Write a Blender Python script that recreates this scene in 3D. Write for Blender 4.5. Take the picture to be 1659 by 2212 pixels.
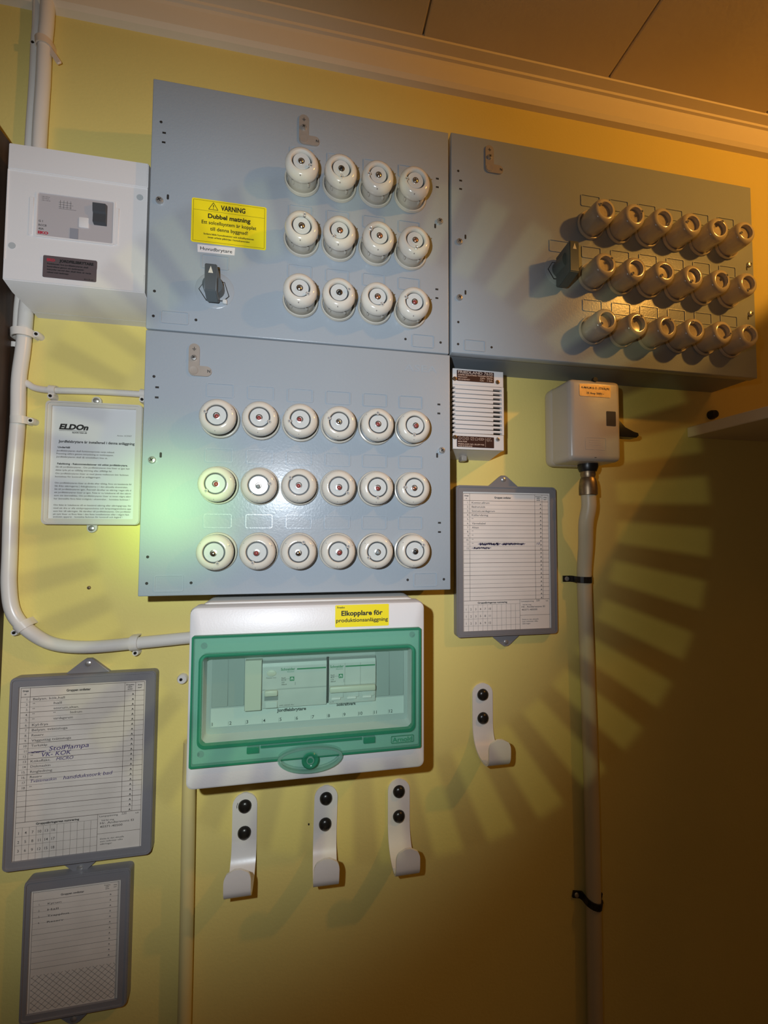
import bpy, bmesh, math, random
from mathutils import Vector, Matrix
random.seed(7)
for o in list(bpy.data.objects):
    bpy.data.objects.remove(o)
SC = bpy.context.scene
COL = SC.collection
Z0 = 1.75                      # wall coordinates: x right, z up from Z0, n = distance out of the wall

# ------------------------------------------------------------------ camera
F_PX = 901.7
CAM = Vector((0.0996, -0.5698, Z0 - 0.1605))
RX = Vector((0.9834, -0.1812, 0.0043))      # image right, world
RD = Vector((0.0124, 0.0433, -0.999))       # image down
RF = Vector((0.1808, 0.9825, 0.0448))       # forward
cd = bpy.data.cameras.new('camera'); cam = bpy.data.objects.new('camera', cd); COL.objects.link(cam)
cd.sensor_fit = 'HORIZONTAL'; cd.sensor_width = 36.0; cd.lens = F_PX / 1659 * 36.0
cd.clip_start = 0.01; cd.clip_end = 50
m = Matrix.Identity(4)
for i, v in enumerate((RX, -RD, -RF)):
    v = v.normalized()
    for j in range(3): m[j][i] = v[j]
m.translation = CAM
cam.matrix_world = m
SC.camera = cam

def at(u, v, n):
    """pixel of the photograph on the plane n metres out of the wall -> (x, z)"""
    d = RX * ((u - 829.5) / F_PX) + RD * ((v - 1106) / F_PX) + RF
    t = (-n - CAM.y) / d.y
    p = CAM + d * t
    return p.x, p.z - Z0

# ------------------------------------------------------------------ world, lamps, exposure
w = bpy.data.worlds.new('world'); SC.world = w; w.use_nodes = True
bg = w.node_tree.nodes['Background']
bg.inputs[0].default_value = (1.0, 0.50, 0.17, 1); bg.inputs[1].default_value = 0.044
SC.view_settings.view_transform = 'Standard'; SC.view_settings.look = 'None'
SC.view_settings.exposure = 0.0; SC.view_settings.gamma = 1.0; SC.view_settings.use_curve_mapping = False

def mathn(nt, op, a, b=None, c=None, clamp=False):
    n = nt.nodes.new('ShaderNodeMath'); n.operation = op; n.use_clamp = clamp
    for i, x in enumerate((a, b, c)):
        if x is None: continue
        if isinstance(x, (int, float)): n.inputs[i].default_value = x
        else: nt.links.new(x, n.inputs[i])
    return n.outputs[0]
def smooth(nt, x, a, b, lo=0.0, hi=1.0):
    n = nt.nodes.new('ShaderNodeMapRange'); n.interpolation_type = 'SMOOTHSTEP'
    nt.links.new(x, n.inputs['Value'])
    for k, v in (('From Min', a), ('From Max', b), ('To Min', lo), ('To Max', hi)): n.inputs[k].default_value = v
    return n.outputs['Result']

# torch of the phone, held beside the lens: its lens throws a round pool, a ring of 42 bars and a greenish hot spot
TORCH = Vector((0.020, -0.585, Z0 - 0.105))
AX = Vector((0.2258, 0.9739, -0.025)).normalized()
tl = bpy.data.lights.new('phone_torch', 'POINT'); to = bpy.data.objects.new('phone_torch', tl); COL.objects.link(to)
zax = -AX; xax = Vector((0, 0, 1)).cross(zax).normalized(); yax = zax.cross(xax)
tm = Matrix.Identity(4)
for i, v in enumerate((xax, yax, zax)):
    for j in range(3): tm[j][i] = v[j]
tm3 = tm.to_3x3().inverted()
tm.translation = TORCH
to.matrix_world = tm
tl.energy = 10.2; tl.shadow_soft_size = 0.006; tl.use_nodes = True
def torch_nodes():
    nt = tl.node_tree
    em = nt.nodes['Emission']
    tc = nt.nodes.new('ShaderNodeTexCoord')
    vn = nt.nodes.new('ShaderNodeVectorMath'); vn.operation = 'NORMALIZE'
    nt.links.new(tc.outputs['Normal'], vn.inputs[0])
    sp = nt.nodes.new('ShaderNodeSeparateXYZ'); nt.links.new(vn.outputs[0], sp.inputs[0])
    x, y, z = sp.outputs
    th = mathn(nt, 'ARCCOSINE', mathn(nt, 'MULTIPLY', z, -1.0))
    th = mathn(nt, 'MULTIPLY', th, 180 / math.pi)
    ph = mathn(nt, 'ARCTAN2', y, x)
    def ang(d):
        d = (tm3 @ d.normalized())
        n = nt.nodes.new('ShaderNodeVectorMath'); n.operation = 'DOT_PRODUCT'
        nt.links.new(vn.outputs[0], n.inputs[0]); n.inputs[1].default_value = d
        a = mathn(nt, 'ARCCOSINE', mathn(nt, 'MINIMUM', n.outputs['Value'], 1.0))
        return mathn(nt, 'MULTIPLY', a, 180 / math.pi)
    # ring of bars
    fr = mathn(nt, 'FRACT', mathn(nt, 'ADD', mathn(nt, 'MULTIPLY', ph, 42 / (2 * math.pi)), 0.133))
    tri = mathn(nt, 'ABSOLUTE', mathn(nt, 'SUBTRACT', fr, 0.5))
    bar = smooth(nt, tri, 0.24, 0.30, 1.0, 0.0)
    band = mathn(nt, 'MULTIPLY', smooth(nt, th, 29.9, 30.7), smooth(nt, th, 37.6, 38.3, 1.0, 0.0))
    bars = mathn(nt, 'MULTIPLY', bar, band)
    # main pool
    am = ang(Vector((-0.10, 1.0, 0.01)))
    main = smooth(nt, am, 31.0, 54.0, 1.0, 0.03)
    cs = mathn(nt, 'COSINE', mathn(nt, 'MULTIPLY', mathn(nt, 'MINIMUM', am, 55.0), math.pi / 180))
    main = mathn(nt, 'DIVIDE', main, mathn(nt, 'POWER', cs, 1.5))
    main = mathn(nt, 'MULTIPLY', main, mathn(nt, 'SUBTRACT', 1.0, mathn(nt, 'MULTIPLY', band, 0.14)))
    hot = smooth(nt, ang(Vector((-0.075, 0.52, -0.03))), 0.0, 16.0, 1.0, 0.0)
    hot = mathn(nt, 'MULTIPLY', hot, hot)
    def scaled(col, f, k):
        n = nt.nodes.new('ShaderNodeVectorMath'); n.operation = 'SCALE'
        n.inputs[0].default_value = tuple(c * k for c in col)
        nt.links.new(f, n.inputs['Scale']); return n.outputs[0]
    def add(a, b):
        n = nt.nodes.new('ShaderNodeVectorMath'); n.operation = 'ADD'
        nt.links.new(a, n.inputs[0]); nt.links.new(b, n.inputs[1]); return n.outputs[0]
    s = add(add(scaled((0.79, 0.87, 0.95), main, 1.0), scaled((0.95, 1.0, 0.50), bars, 0.22)), scaled((0.50, 1.0, 0.25), hot, 1.8))
    nt.links.new(s, em.inputs['Color'])
torch_nodes()

# warm ceiling lamp of the room, off to the right, with a made-up cutoff for an unseen object's shadow
LAMP = Vector((1.05, -0.64, Z0 + 0.495))
wl = bpy.data.lights.new('ceiling_lamp', 'POINT'); wo = bpy.data.objects.new('ceiling_lamp', wl); COL.objects.link(wo)
wo.location = LAMP
wl.color = (1.0, 0.46, 0.075); wl.energy = 14.5; wl.shadow_soft_size = 0.02; wl.use_nodes = True
def lamp_nodes():
    """its shade cuts the light off towards the lower right"""
    nt = wl.node_tree; em = nt.nodes['Emission']
    tc = nt.nodes.new('ShaderNodeTexCoord'); vn = nt.nodes.new('ShaderNodeVectorMath'); vn.operation = 'NORMALIZE'
    nt.links.new(tc.outputs['Normal'], vn.inputs[0])
    def pt(u, v, n): x, z = at(u, v, n); return Vector((x, -n, z + Z0)) - LAMP
    def half(a, b, ref, lo, hi):
        N = a.cross(b).normalized()
        if N.dot(ref) < 0: N = -N
        d = nt.nodes.new('ShaderNodeVectorMath'); d.operation = 'DOT_PRODUCT'
        nt.links.new(vn.outputs[0], d.inputs[0]); d.inputs[1].default_value = N
        return smooth(nt, d.outputs['Value'], lo, hi)
    up = half(pt(1508, 800, 0.07), pt(1659, 663, 0.0), pt(1300, 280, 0.0), -0.014, 0.014)
    lf = half(pt(1345, 950, 0.0), pt(1150, 2000, 0.0), pt(600, 1100, 0.0), -0.17, 0.16)
    sp = nt.nodes.new('ShaderNodeSeparateXYZ'); nt.links.new(vn.outputs[0], sp.inputs[0])
    cap = smooth(nt, sp.outputs[2], 0.10, 0.42, 1.0, 0.0)          # made-up upward cutoff, dims the lamp's hot patch on the ceiling
    f = mathn(nt, 'MULTIPLY', mathn(nt, 'MAXIMUM', up, mathn(nt, 'MULTIPLY', lf, 0.70)), cap)
    nt.links.new(f, em.inputs['Strength'])
lamp_nodes()

# ------------------------------------------------------------------ materials
MATS = {}
def mat(name, col, rough=0.5, metal=0.0, spec=0.5, var=0.0, vscale=8.0, bump=0.0, bscale=200.0, coat=0.0, grain=None):
    if name in MATS: return MATS[name]
    m = bpy.data.materials.new(name); m.use_nodes = True; nt = m.node_tree
    b = nt.nodes['Principled BSDF']
    b.inputs['Roughness'].default_value = rough; b.inputs['Metallic'].default_value = metal
    b.inputs['Specular IOR Level'].default_value = spec; b.inputs['Coat Weight'].default_value = coat
    tc = nt.nodes.new('ShaderNodeTexCoord')
    nz = nt.nodes.new('ShaderNodeTexNoise'); nz.inputs['Scale'].default_value = vscale; nz.inputs['Detail'].default_value = 5
    mp = nt.nodes.new('ShaderNodeMapping')
    if grain: mp.inputs['Scale'].default_value = grain
    nt.links.new(tc.outputs['Object'], mp.inputs['Vector']); nt.links.new(mp.outputs['Vector'], nz.inputs['Vector'])
    mr = nt.nodes.new('ShaderNodeMapRange')
    for k, v in (('From Min', 0.3), ('From Max', 0.7), ('To Min', 1 - var), ('To Max', 1 + var)): mr.inputs[k].default_value = v
    nt.links.new(nz.outputs['Fac'], mr.inputs['Value'])
    sc = nt.nodes.new('ShaderNodeVectorMath'); sc.operation = 'SCALE'; sc.inputs[0].default_value = col
    nt.links.new(mr.outputs['Result'], sc.inputs['Scale']); nt.links.new(sc.outputs[0], b.inputs['Base Color'])
    if bump:
        n2 = nt.nodes.new('ShaderNodeTexNoise'); n2.inputs['Scale'].default_value = bscale; n2.inputs['Detail'].default_value = 3
        nt.links.new(tc.outputs['Object'], n2.inputs['Vector'])
        bp = nt.nodes.new('ShaderNodeBump'); bp.inputs['Strength'].default_value = bump; bp.inputs['Distance'].default_value = 0.0006
        nt.links.new(n2.outputs['Fac'], bp.inputs['Height']); nt.links.new(bp.outputs['Normal'], b.inputs['Normal'])
    MATS[name] = m; return m
mat('wall_yellow', (0.72, 0.59, 0.19), 0.62, spec=0.25, var=0.05, vscale=3, bump=0.35, bscale=260)
mat('ceiling_board', (0.74, 0.63, 0.45), 0.8, spec=0.1, var=0.05, vscale=5, bump=0.3, bscale=150)
mat('trim_white', (0.74, 0.64, 0.48), 0.55, spec=0.3, var=0.03, bump=0.15)
mat('dark_wood', (0.045, 0.026, 0.016), 0.5, var=0.45, vscale=6, grain=(18, 18, 1.2), bump=0.2, bscale=120)
mat('floor_lino', (0.16, 0.11, 0.07), 0.6, var=0.1)
mat('grey_paint', (0.345, 0.390, 0.430), 0.29, spec=0.45, var=0.03, vscale=6, bump=0.22, bscale=420)
mat('grey_edge', (0.22, 0.25, 0.28), 0.45, var=0.03)
mat('porcelain', (0.66, 0.615, 0.53), 0.14, spec=0.55, var=0.03, vscale=60, bump=0.12, bscale=500, coat=0.3)
mat('porcelain_body', (0.52, 0.49, 0.42), 0.25, spec=0.5, var=0.04, vscale=60, bump=0.1)
mat('porcelain_tan', (0.60, 0.535, 0.435), 0.16, spec=0.55, var=0.05, vscale=60, bump=0.1, coat=0.3)
mat('recess_shade', (0.03, 0.035, 0.04), 0.5)  # near-black colour standing in for shade in the fuse recesses
mat('fuse_glass', (0.60, 0.62, 0.60), 0.10, spec=0.7, coat=0.6)
mat('fuse_glass_tan', (0.50, 0.42, 0.30), 0.12, spec=0.7, coat=0.6, var=0.1, vscale=200)
mat('eye_red', (0.26, 0.055, 0.05), 0.25); mat('eye_metal', (0.55, 0.50, 0.45), 0.25, 1.0)
mat('eye_copper', (0.45, 0.22, 0.15), 0.3, 0.8); mat('eye_black', (0.012, 0.012, 0.012), 0.4)
mat('eye_grey', (0.22, 0.24, 0.24), 0.3)
mat('chrome', (0.55, 0.54, 0.52), 0.30, 0.75); mat('bronze', (0.30, 0.22, 0.14), 0.4, 0.9, var=0.2, vscale=150)
mat('brushed_plate', (0.36, 0.315, 0.27), 0.45, 0.2, var=0.06, vscale=40)
mat('white_plastic', (0.68, 0.655, 0.64), 0.38, var=0.02, vscale=5, bump=0.12, bscale=500)
mat('white_side', (0.62, 0.60, 0.56), 0.45, var=0.02)
mat('pvc_white', (0.66, 0.62, 0.56), 0.3, var=0.03, vscale=12)
mat('pvc_painted', (0.68, 0.56, 0.24), 0.45, var=0.04, vscale=12)
mat('pvc_tan', (0.55, 0.46, 0.30), 0.4, var=0.04, vscale=12)
mat('hook_white', (0.72, 0.68, 0.63), 0.3, var=0.02, bump=0.08)
mat('screw_black', (0.018, 0.016, 0.014), 0.28, 0.3)
mat('black_plastic', (0.012, 0.011, 0.010), 0.35)
mat('knob_slate', (0.090, 0.106, 0.114), 0.4, var=0.05); mat('arrow_white', (0.72, 0.70, 0.58), 0.4)
mat('frame_grey', (0.205, 0.195, 0.200), 0.42, var=0.05, vscale=20, bump=0.15)
mat('frame_white', (0.60, 0.57, 0.50), 0.4, var=0.03)
mat('paper', (0.80, 0.73, 0.67), 0.35, spec=0.4, var=0.03, vscale=30)
mat('paper_aged', (0.64, 0.57, 0.49), 0.35, spec=0.4, var=0.07, vscale=30)
mat('paper_white', (0.66, 0.66, 0.66), 0.35, spec=0.4, var=0.02)
mat('ink', (0.012, 0.011, 0.011), 0.6); mat('ink_soft', (0.10, 0.085, 0.075), 0.6)
mat('ink_line', (0.13, 0.10, 0.08), 0.6); mat('ink_violet', (0.045, 0.025, 0.13), 0.6)
mat('ink_grey', (0.24, 0.23, 0.23), 0.6)
mat('ink_red', (0.42, 0.03, 0.05), 0.5); mat('ink_green', (0.02, 0.22, 0.09), 0.5)
mat('sticker_yellow', (0.86, 0.70, 0.015), 0.4, var=0.02); mat('label_white', (0.74, 0.72, 0.73), 0.4)
mat('plate_brown', (0.045, 0.018, 0.016), 0.4, 0.2); mat('plate_pale', (0.62, 0.45, 0.36), 0.4)
mat('plate_taupe', (0.16, 0.125, 0.13), 0.4, 0.4)
mat('switch_beige', (0.50, 0.44, 0.37), 0.30, spec=0.5, var=0.03, bump=0.1)
mat('brass_label', (0.60, 0.42, 0.22), 0.35, 0.4, var=0.12, vscale=120)
mat('window_dark', (0.07, 0.06, 0.055), 0.2)
mat('module_grey', (0.56, 0.56, 0.55), 0.4, var=0.04, vscale=60); mat('module_dark', (0.25, 0.26, 0.26), 0.45)
mat('blank_grey', (0.33, 0.36, 0.36), 0.45); mat('module_cream', (0.60, 0.58, 0.50), 0.4); mat('cover_grey', (0.40, 0.42, 0.42), 0.45)
mat('plate_light', (0.60, 0.62, 0.61), 0.4); mat('slot_dark', (0.02, 0.018, 0.016), 0.7)
mat('flag_grey', (0.26, 0.26, 0.29), 0.4); mat('toggle_grey', (0.06, 0.062, 0.068), 0.45); mat('rcd_face', (0.42, 0.385, 0.385), 0.45, var=0.02)
mat('tie_pink', (0.62, 0.50, 0.38), 0.4)
def green(name, tint, body, mix, rough):
    m = bpy.data.materials.new(name); m.use_nodes = True; nt = m.node_tree
    out = nt.nodes['Material Output']; b = nt.nodes['Principled BSDF']
    b.inputs['Base Color'].default_value = (*body, 1); b.inputs['Roughness'].default_value = rough
    b.inputs['Specular IOR Level'].default_value = 0.6
    t = nt.nodes.new('ShaderNodeBsdfTransparent'); t.inputs['Color'].default_value = (*tint, 1)
    mx = nt.nodes.new('ShaderNodeMixShader'); mx.inputs[0].default_value = mix
    nt.links.new(t.outputs[0], mx.inputs[1]); nt.links.new(b.outputs[0], mx.inputs[2])
    nt.links.new(mx.outputs[0], out.inputs['Surface']); MATS[name] = m
green('green_pane', (0.88, 0.96, 0.91), (0.35, 0.50, 0.42), 0.05, 0.10)
green('green_frame', (0.74, 0.92, 0.83), (0.26, 0.56, 0.44), 0.30, 0.24)
green('green_edge', (0.38, 0.74, 0.56), (0.04, 0.30, 0.17), 0.45, 0.2)
green('green_clear', (0.62, 0.85, 0.76), (0.30, 0.52, 0.44), 0.35, 0.08)

# ------------------------------------------------------------------ mesh helpers
ZO = [Z0]
def V(x, n, z): return Vector((x, -n, z + ZO[0]))
def new(): return bmesh.new()
def addbox(bm, x0, x1, n0, n1, z0, z1, bev=0.0, seg=2):
    vs = [bm.verts.new(V(x, n, z)) for x in (x0, x1) for n in (n0, n1) for z in (z0, z1)]
    fs = [bm.faces.new([vs[i] for i in f]) for f in ((0, 1, 3, 2), (4, 6, 7, 5), (0, 4, 5, 1), (2, 3, 7, 6), (0, 2, 6, 4), (1, 5, 7, 3))]
    if bev > 0:
        es = list({e for f in fs for e in f.edges})
        bmesh.ops.bevel(bm, geom=es, offset=bev, offset_type='OFFSET', segments=seg, profile=0.5, affect='EDGES')
def addprism(bm, poly, n0, n1, inset=0.0):
    """poly: list of (x,z); front face at n1, optionally inset for a chamfered rim"""
    a = [bm.verts.new(V(x, n0, z)) for x, z in poly]; b = [bm.verts.new(V(x, n1, z)) for x, z in poly]
    k = len(poly)
    for i in range(k): bm.faces.new((a[i], a[(i + 1) % k], b[(i + 1) % k], b[i]))
    bm.faces.new(list(reversed(a))); f = bm.faces.new(b)
    if inset: bmesh.ops.bevel(bm, geom=list(f.edges), offset=inset, segments=2, profile=0.5, affect='EDGES')
def rrect(x0, x1, z0, z1, r, k=4):
    pts = []
    for cx, cz, a0 in ((x1 - r, z1 - r, 0), (x0 + r, z1 - r, 90), (x0 + r, z0 + r, 180), (x1 - r, z0 + r, 270)):
        for i in range(k + 1):
            a = math.radians(a0 + 90 * i / k); pts.append((cx + r * math.cos(a), cz + r * math.sin(a)))
    return pts
def addring(bm, outer, inner, n0, n1):
    """closed frame between two loops of equal length"""
    k = len(outer); L = []
    for loop, n in ((outer, n0), (outer, n1), (inner, n1), (inner, n0)): L.append([bm.verts.new(V(x, n, z)) for x, z in loop])
    for a, b in ((0, 1), (1, 2), (2, 3), (3, 0)):
        for i in range(k): bm.faces.new((L[a][i], L[a][(i + 1) % k], L[b][(i + 1) % k], L[b][i]))
def flat(bm, poly, n): bm.faces.new([bm.verts.new(V(x, n, z)) for x, z in poly])
def line(bm, x0, z0, x1, z1, w, n):
    d = Vector((x1 - x0, z1 - z0)); 
    if d.length < 1e-9: return
    d.normalize(); px, pz = -d.y * w / 2, d.x * w / 2
    flat(bm, [(x0 + px, z0 + pz), (x1 + px, z1 + pz), (x1 - px, z1 - pz), (x0 - px, z0 - pz)], n)
def disc(bm, x, z, r, n, k=16): flat(bm, [(x + r * math.cos(2 * math.pi * i / k), z + r * math.sin(2 * math.pi * i / k)) for i in range(k)], n)
def lathe(bm, prof, x, z, n, seg=32, axis='n'):
    """prof: list of (radius, height); axis out of the wall ('n') or up ('z') or along x ('x')"""
    rings = []
    for r, h in prof:
        if r < 1e-6:
            p = {'n': (x, n + h, z), 'z': (x, n, z + h), 'x': (x + h, n, z)}[axis]; rings.append([bm.verts.new(V(*p))]); continue
        ring = []
        for i in range(seg):
            a = 2 * math.pi * i / seg; c, s = r * math.cos(a), r * math.sin(a)
            p = {'n': (x + c, n + h, z + s), 'z': (x + c, n + s, z + h), 'x': (x + h, n + c, z + s)}[axis]
            ring.append(bm.verts.new(V(*p)))
        rings.append(ring)
    for a, b in zip(rings, rings[1:]):
        for i in range(seg):
            j = (i + 1) % seg
            if len(a) == 1 and len(b) == 1: continue
            if len(a) == 1: bm.faces.new((a[0], b[i], b[j]))
            elif len(b) == 1: bm.faces.new((a[i], a[j], b[0]))
            else: bm.faces.new((a[i], a[j], b[j], b[i]))
def tube(bm, pts, r, seg=14, cap=True):
    P = [V(*p) for p in pts]; k = len(P); rings = []; up = Vector((0, 1, 0))
    for i, p in enumerate(P):
        d = (P[min(i + 1, k - 1)] - P[max(i - 1, 0)]).normalized()
        s = d.cross(up)
        if s.length < 1e-4: s = d.cross(Vector((1, 0, 0)))
        s.normalize(); t = s.cross(d).normalized()
        rings.append([bm.verts.new(p + s * (r * math.cos(2 * math.pi * j / seg)) + t * (r * math.sin(2 * math.pi * j / seg))) for j in range(seg)])
    for a, b in zip(rings, rings[1:]):
        for j in range(seg): bm.faces.new((a[j], a[(j + 1) % seg], b[(j + 1) % seg], b[j]))
    if cap: bm.faces.new(rings[0]); bm.faces.new(list(reversed(rings[-1])))
def spline(pts, k=6):
    out = []; P = [Vector(p) for p in pts]
    for i in range(len(P) - 1):
        p0, p1, p2, p3 = P[max(i - 1, 0)], P[i], P[i + 1], P[min(i + 2, len(P) - 1)]
        for j in range(k):
            t = j / k
            out.append(tuple(0.5 * ((2 * p1) + (p2 - p0) * t + (2 * p0 - 5 * p1 + 4 * p2 - p3) * t * t + (3 * p1 - p0 - 3 * p2 + p3) * t ** 3)))
    out.append(tuple(P[-1])); return out
TEXT_CACHE = {}
def text_geo(s, bold):
    key = (s, bold)
    if key in TEXT_CACHE: return TEXT_CACHE[key]
    c = bpy.data.curves.new('t', 'FONT'); c.body = s; c.size = 1.0; c.resolution_u = 3; c.offset = bold; c.fill_mode = 'FRONT'
    o = bpy.data.objects.new('t', c)
    me = o.to_mesh()
    vs = [(v.co.x, v.co.y) for v in me.vertices]; fs = [tuple(p.vertices) for p in me.polygons]
    o.to_mesh_clear(); bpy.data.objects.remove(o); bpy.data.curves.remove(c)
    TEXT_CACHE[key] = (vs, fs); return TEXT_CACHE[key]
def text(bm, s, x, z, n, h, width=None, align='L', bold=0.0, shear=0.0, slope=0.0):
    """baseline at z, capital height h, optional fitted width"""
    vs, fs = text_geo(s, bold)
    if not vs: return
    k = h / 0.70; x0 = min(v[0] for v in vs); x1 = max(v[0] for v in vs)
    kx = (width / (x1 - x0)) if width else k
    off = {'L': 0, 'C': -(x1 - x0) * kx / 2, 'R': -(x1 - x0) * kx}[align]
    bv = []
    for a, b in vs:
        X = x + off + (a - x0) * kx + shear * b * k; bv.append(bm.verts.new(V(X, n, z + b * k + slope * (X - x))))
    for f in fs:
        try: bm.faces.new([bv[i] for i in f])
        except ValueError: pass
def fin(name, bm, mname, parent=None, smooth=True, recalc=True, ang=38):
    if recalc: bmesh.ops.recalc_face_normals(bm, faces=bm.faces)
    me = bpy.data.meshes.new(name); bm.to_mesh(me); bm.free()
    me.materials.append(MATS[mname])
    if smooth:
        me.polygons.foreach_set('use_smooth', [True] * len(me.polygons)); me.set_sharp_from_angle(angle=math.radians(ang))
    o = bpy.data.objects.new(name, me); COL.objects.link(o)
    if parent is not None:
        o.parent = parent
        if parent.get('_loc') is not None: o.matrix_parent_inverse = Matrix.Translation(-Vector(parent['_loc']))
    return o
def tag(o, label, cat, group=None, kind=None):
    if label: o['label'] = label
    if cat: o['category'] = cat
    if group: o['group'] = group
    if kind: o['kind'] = kind
    return o
def thing(name, label, cat, x, n, z, group=None):
    o = bpy.data.objects.new(name, None); COL.objects.link(o); o.empty_display_size = 0.02
    o.location = V(x, n, z); o['_loc'] = tuple(V(x, n, z))
    return tag(o, label, cat, group)
def sub(name, bm, mname, part, **k):
    """sub-part: child of a mesh part that carries absolute coordinates"""
    o = fin(name, bm, mname, None, **k); o.parent = part
    return o
def copyof(o, parent=None):
    c = o.copy(); COL.objects.link(c)
    if parent is not None: c.parent = parent
    return c
def screw(parent, x, n, z, r=0.0042, mname='chrome', name='screw', h=0.0022, slot=True):
    bm = new(); lathe(bm, [(r, -0.0005), (r, h * 0.35), (r * 0.8, h * 0.85), (r * 0.35, h), (0, h)], x, z, n, 16)
    o = fin(name, bm, mname, parent)
    if slot:
        bm = new(); a = 0.6
        for t in (a, a + math.pi / 2):
            line(bm, x - r * .55 * math.cos(t), z - r * .55 * math.sin(t), x + r * .55 * math.cos(t), z + r * .55 * math.sin(t), r * .24, n + h + 0.00012)
        s = fin('slot', bm, 'slot_dark', None, smooth=False); s.parent = o
    return o

# ------------------------------------------------------------------ the room
CEIL = 0.537
bm = new(); addbox(bm, -1.3, 1.9, -0.12, 0.0, -Z0, CEIL + 0.06); tag(fin('wall_back', bm, 'wall_yellow', smooth=False), None, None, kind='structure')
bm = new(); addbox(bm, -1.3, 1.9, -0.12, 1.6, -Z0 - 0.05, -Z0); tag(fin('floor', bm, 'floor_lino', smooth=False), None, None, kind='structure')
bm = new(); addbox(bm, -1.3, 1.9, -0.12, 1.6, CEIL + 0.008, CEIL + 0.06)
ceil = tag(fin('ceiling', bm, 'ceiling_board', smooth=False), None, None, kind='structure')
for i in range(-5, 6):                                     # boards run out of the wall, 296 mm wide, with an open joint
    x0 = 0.252 + 0.296 * i; x1 = x0 + 0.296
    if x1 < -1.29 or x0 > 1.89: continue
    bm = new(); addbox(bm, max(x0 + 0.0012, -1.29), min(x1 - 0.0012, 1.89), 0.0, 1.59, CEIL, CEIL + 0.009, 0.0015, 1)
    fin('ceiling_board', bm, 'ceiling_board', ceil, smooth=False)
prof = [(-0.002, 0.492), (0.008, 0.4945), (0.0115, 0.500), (0.0125, 0.5235), (0.0135, 0.5275), (0.0170, 0.5285), (0.0175, 0.5320), (0.030, 0.5345), (0.031, 0.539), (-0.002, 0.539)]
bm = new(); L0 = [bm.verts.new(V(-1.29, n, z)) for n, z in prof]; L1 = [bm.verts.new(V(1.89, n, z)) for n, z in prof]
for i in range(len(prof)):
    j = (i + 1) % len(prof); bm.faces.new((L0[i], L0[j], L1[j], L1[i]))
bm.faces.new(L0); bm.faces.new(list(reversed(L1)))
tag(fin('trim_1', bm, 'trim_white', smooth=False), None, None, kind='structure')

# dark cupboard standing against the wall on the left, only its flank in view
c = thing('wooden_cupboard', 'dark brown wooden cupboard standing against the yellow wall beside the white conduits', 'cupboard', -0.45, 0.16, -Z0)
bm = new(); addbox(bm, -0.266, -0.2500, 0.0, 0.32, -Z0, 0.2956, 0.001, 1); fin('side_panel', bm, 'dark_wood', c, smooth=False)
bm = new(); addbox(bm, -0.64, -0.266, 0.0, 0.32, 0.279, 0.2956, 0.001, 1); fin('top_panel', bm, 'dark_wood', c, smooth=False)
bm = new(); addbox(bm, -0.656, -0.64, 0.0, 0.32, -Z0, 0.2956, 0.001, 1); fin('side_panel', bm, 'dark_wood', c, smooth=False)
bm = new(); addbox(bm, -0.64, -0.266, 0.302, 0.32, -Z0 + 0.06, 0.279, 0.001, 1); d = fin('door', bm, 'dark_wood', c, smooth=False)
bm = new(); addbox(bm, -0.62, -0.605, 0.32, 0.345, -0.62, -0.48, 0.003, 2); h = fin('handle', bm, 'bronze', None); h.parent = d

# shelf on the right, only the corner of its end in view, and a dark plug above it
c = thing('wall_shelf', 'pale painted shelf board fixed to the wall beyond the black switch handle', 'shelf', 1.0, 0.0, 0.0)
bm = new(); addbox(bm, 0.7029, 1.45, 0.0, 0.26, -0.0076, 0.0088, 0.0012, 1); fin('board', bm, 'trim_white', c, smooth=False)
for x in (1.10, 1.38):
    bm = new(); addbox(bm, x, x + 0.02, 0.0, 0.18, -0.012, -0.0076); addbox(bm, x, x + 0.02, 0.0, 0.006, -0.13, -0.012); fin('bracket', bm, 'dark_wood', c, smooth=False)
kx, kz = at(1535, 897, 0.0)
bm = new(); lathe(bm, [(0.0075, -0.001), (0.0078, 0.004), (0.006, 0.009), (0.0, 0.0105)], kx, kz, 0.0, 16)
tag(fin('wall_plug', bm, 'black_plastic'), 'small dark round plug in the wall just above the pale shelf', 'wall plug')
for (px, py, r, lab) in ((192.5, 1269.5, 0.0022, 'tiny bare screw in the yellow wall below the framed instruction sheet'), (667, 1780, 0.0011, 'tiny dark nail between two white hooks under the green-windowed box')):
    x, z = at(px, py, 0.0); o = screw(None, x, 0.0, z, r, 'bronze' if r > .002 else 'screw_black', 'wall_screw', 0.0016, slot=False); tag(o, lab, 'screw')

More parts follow.
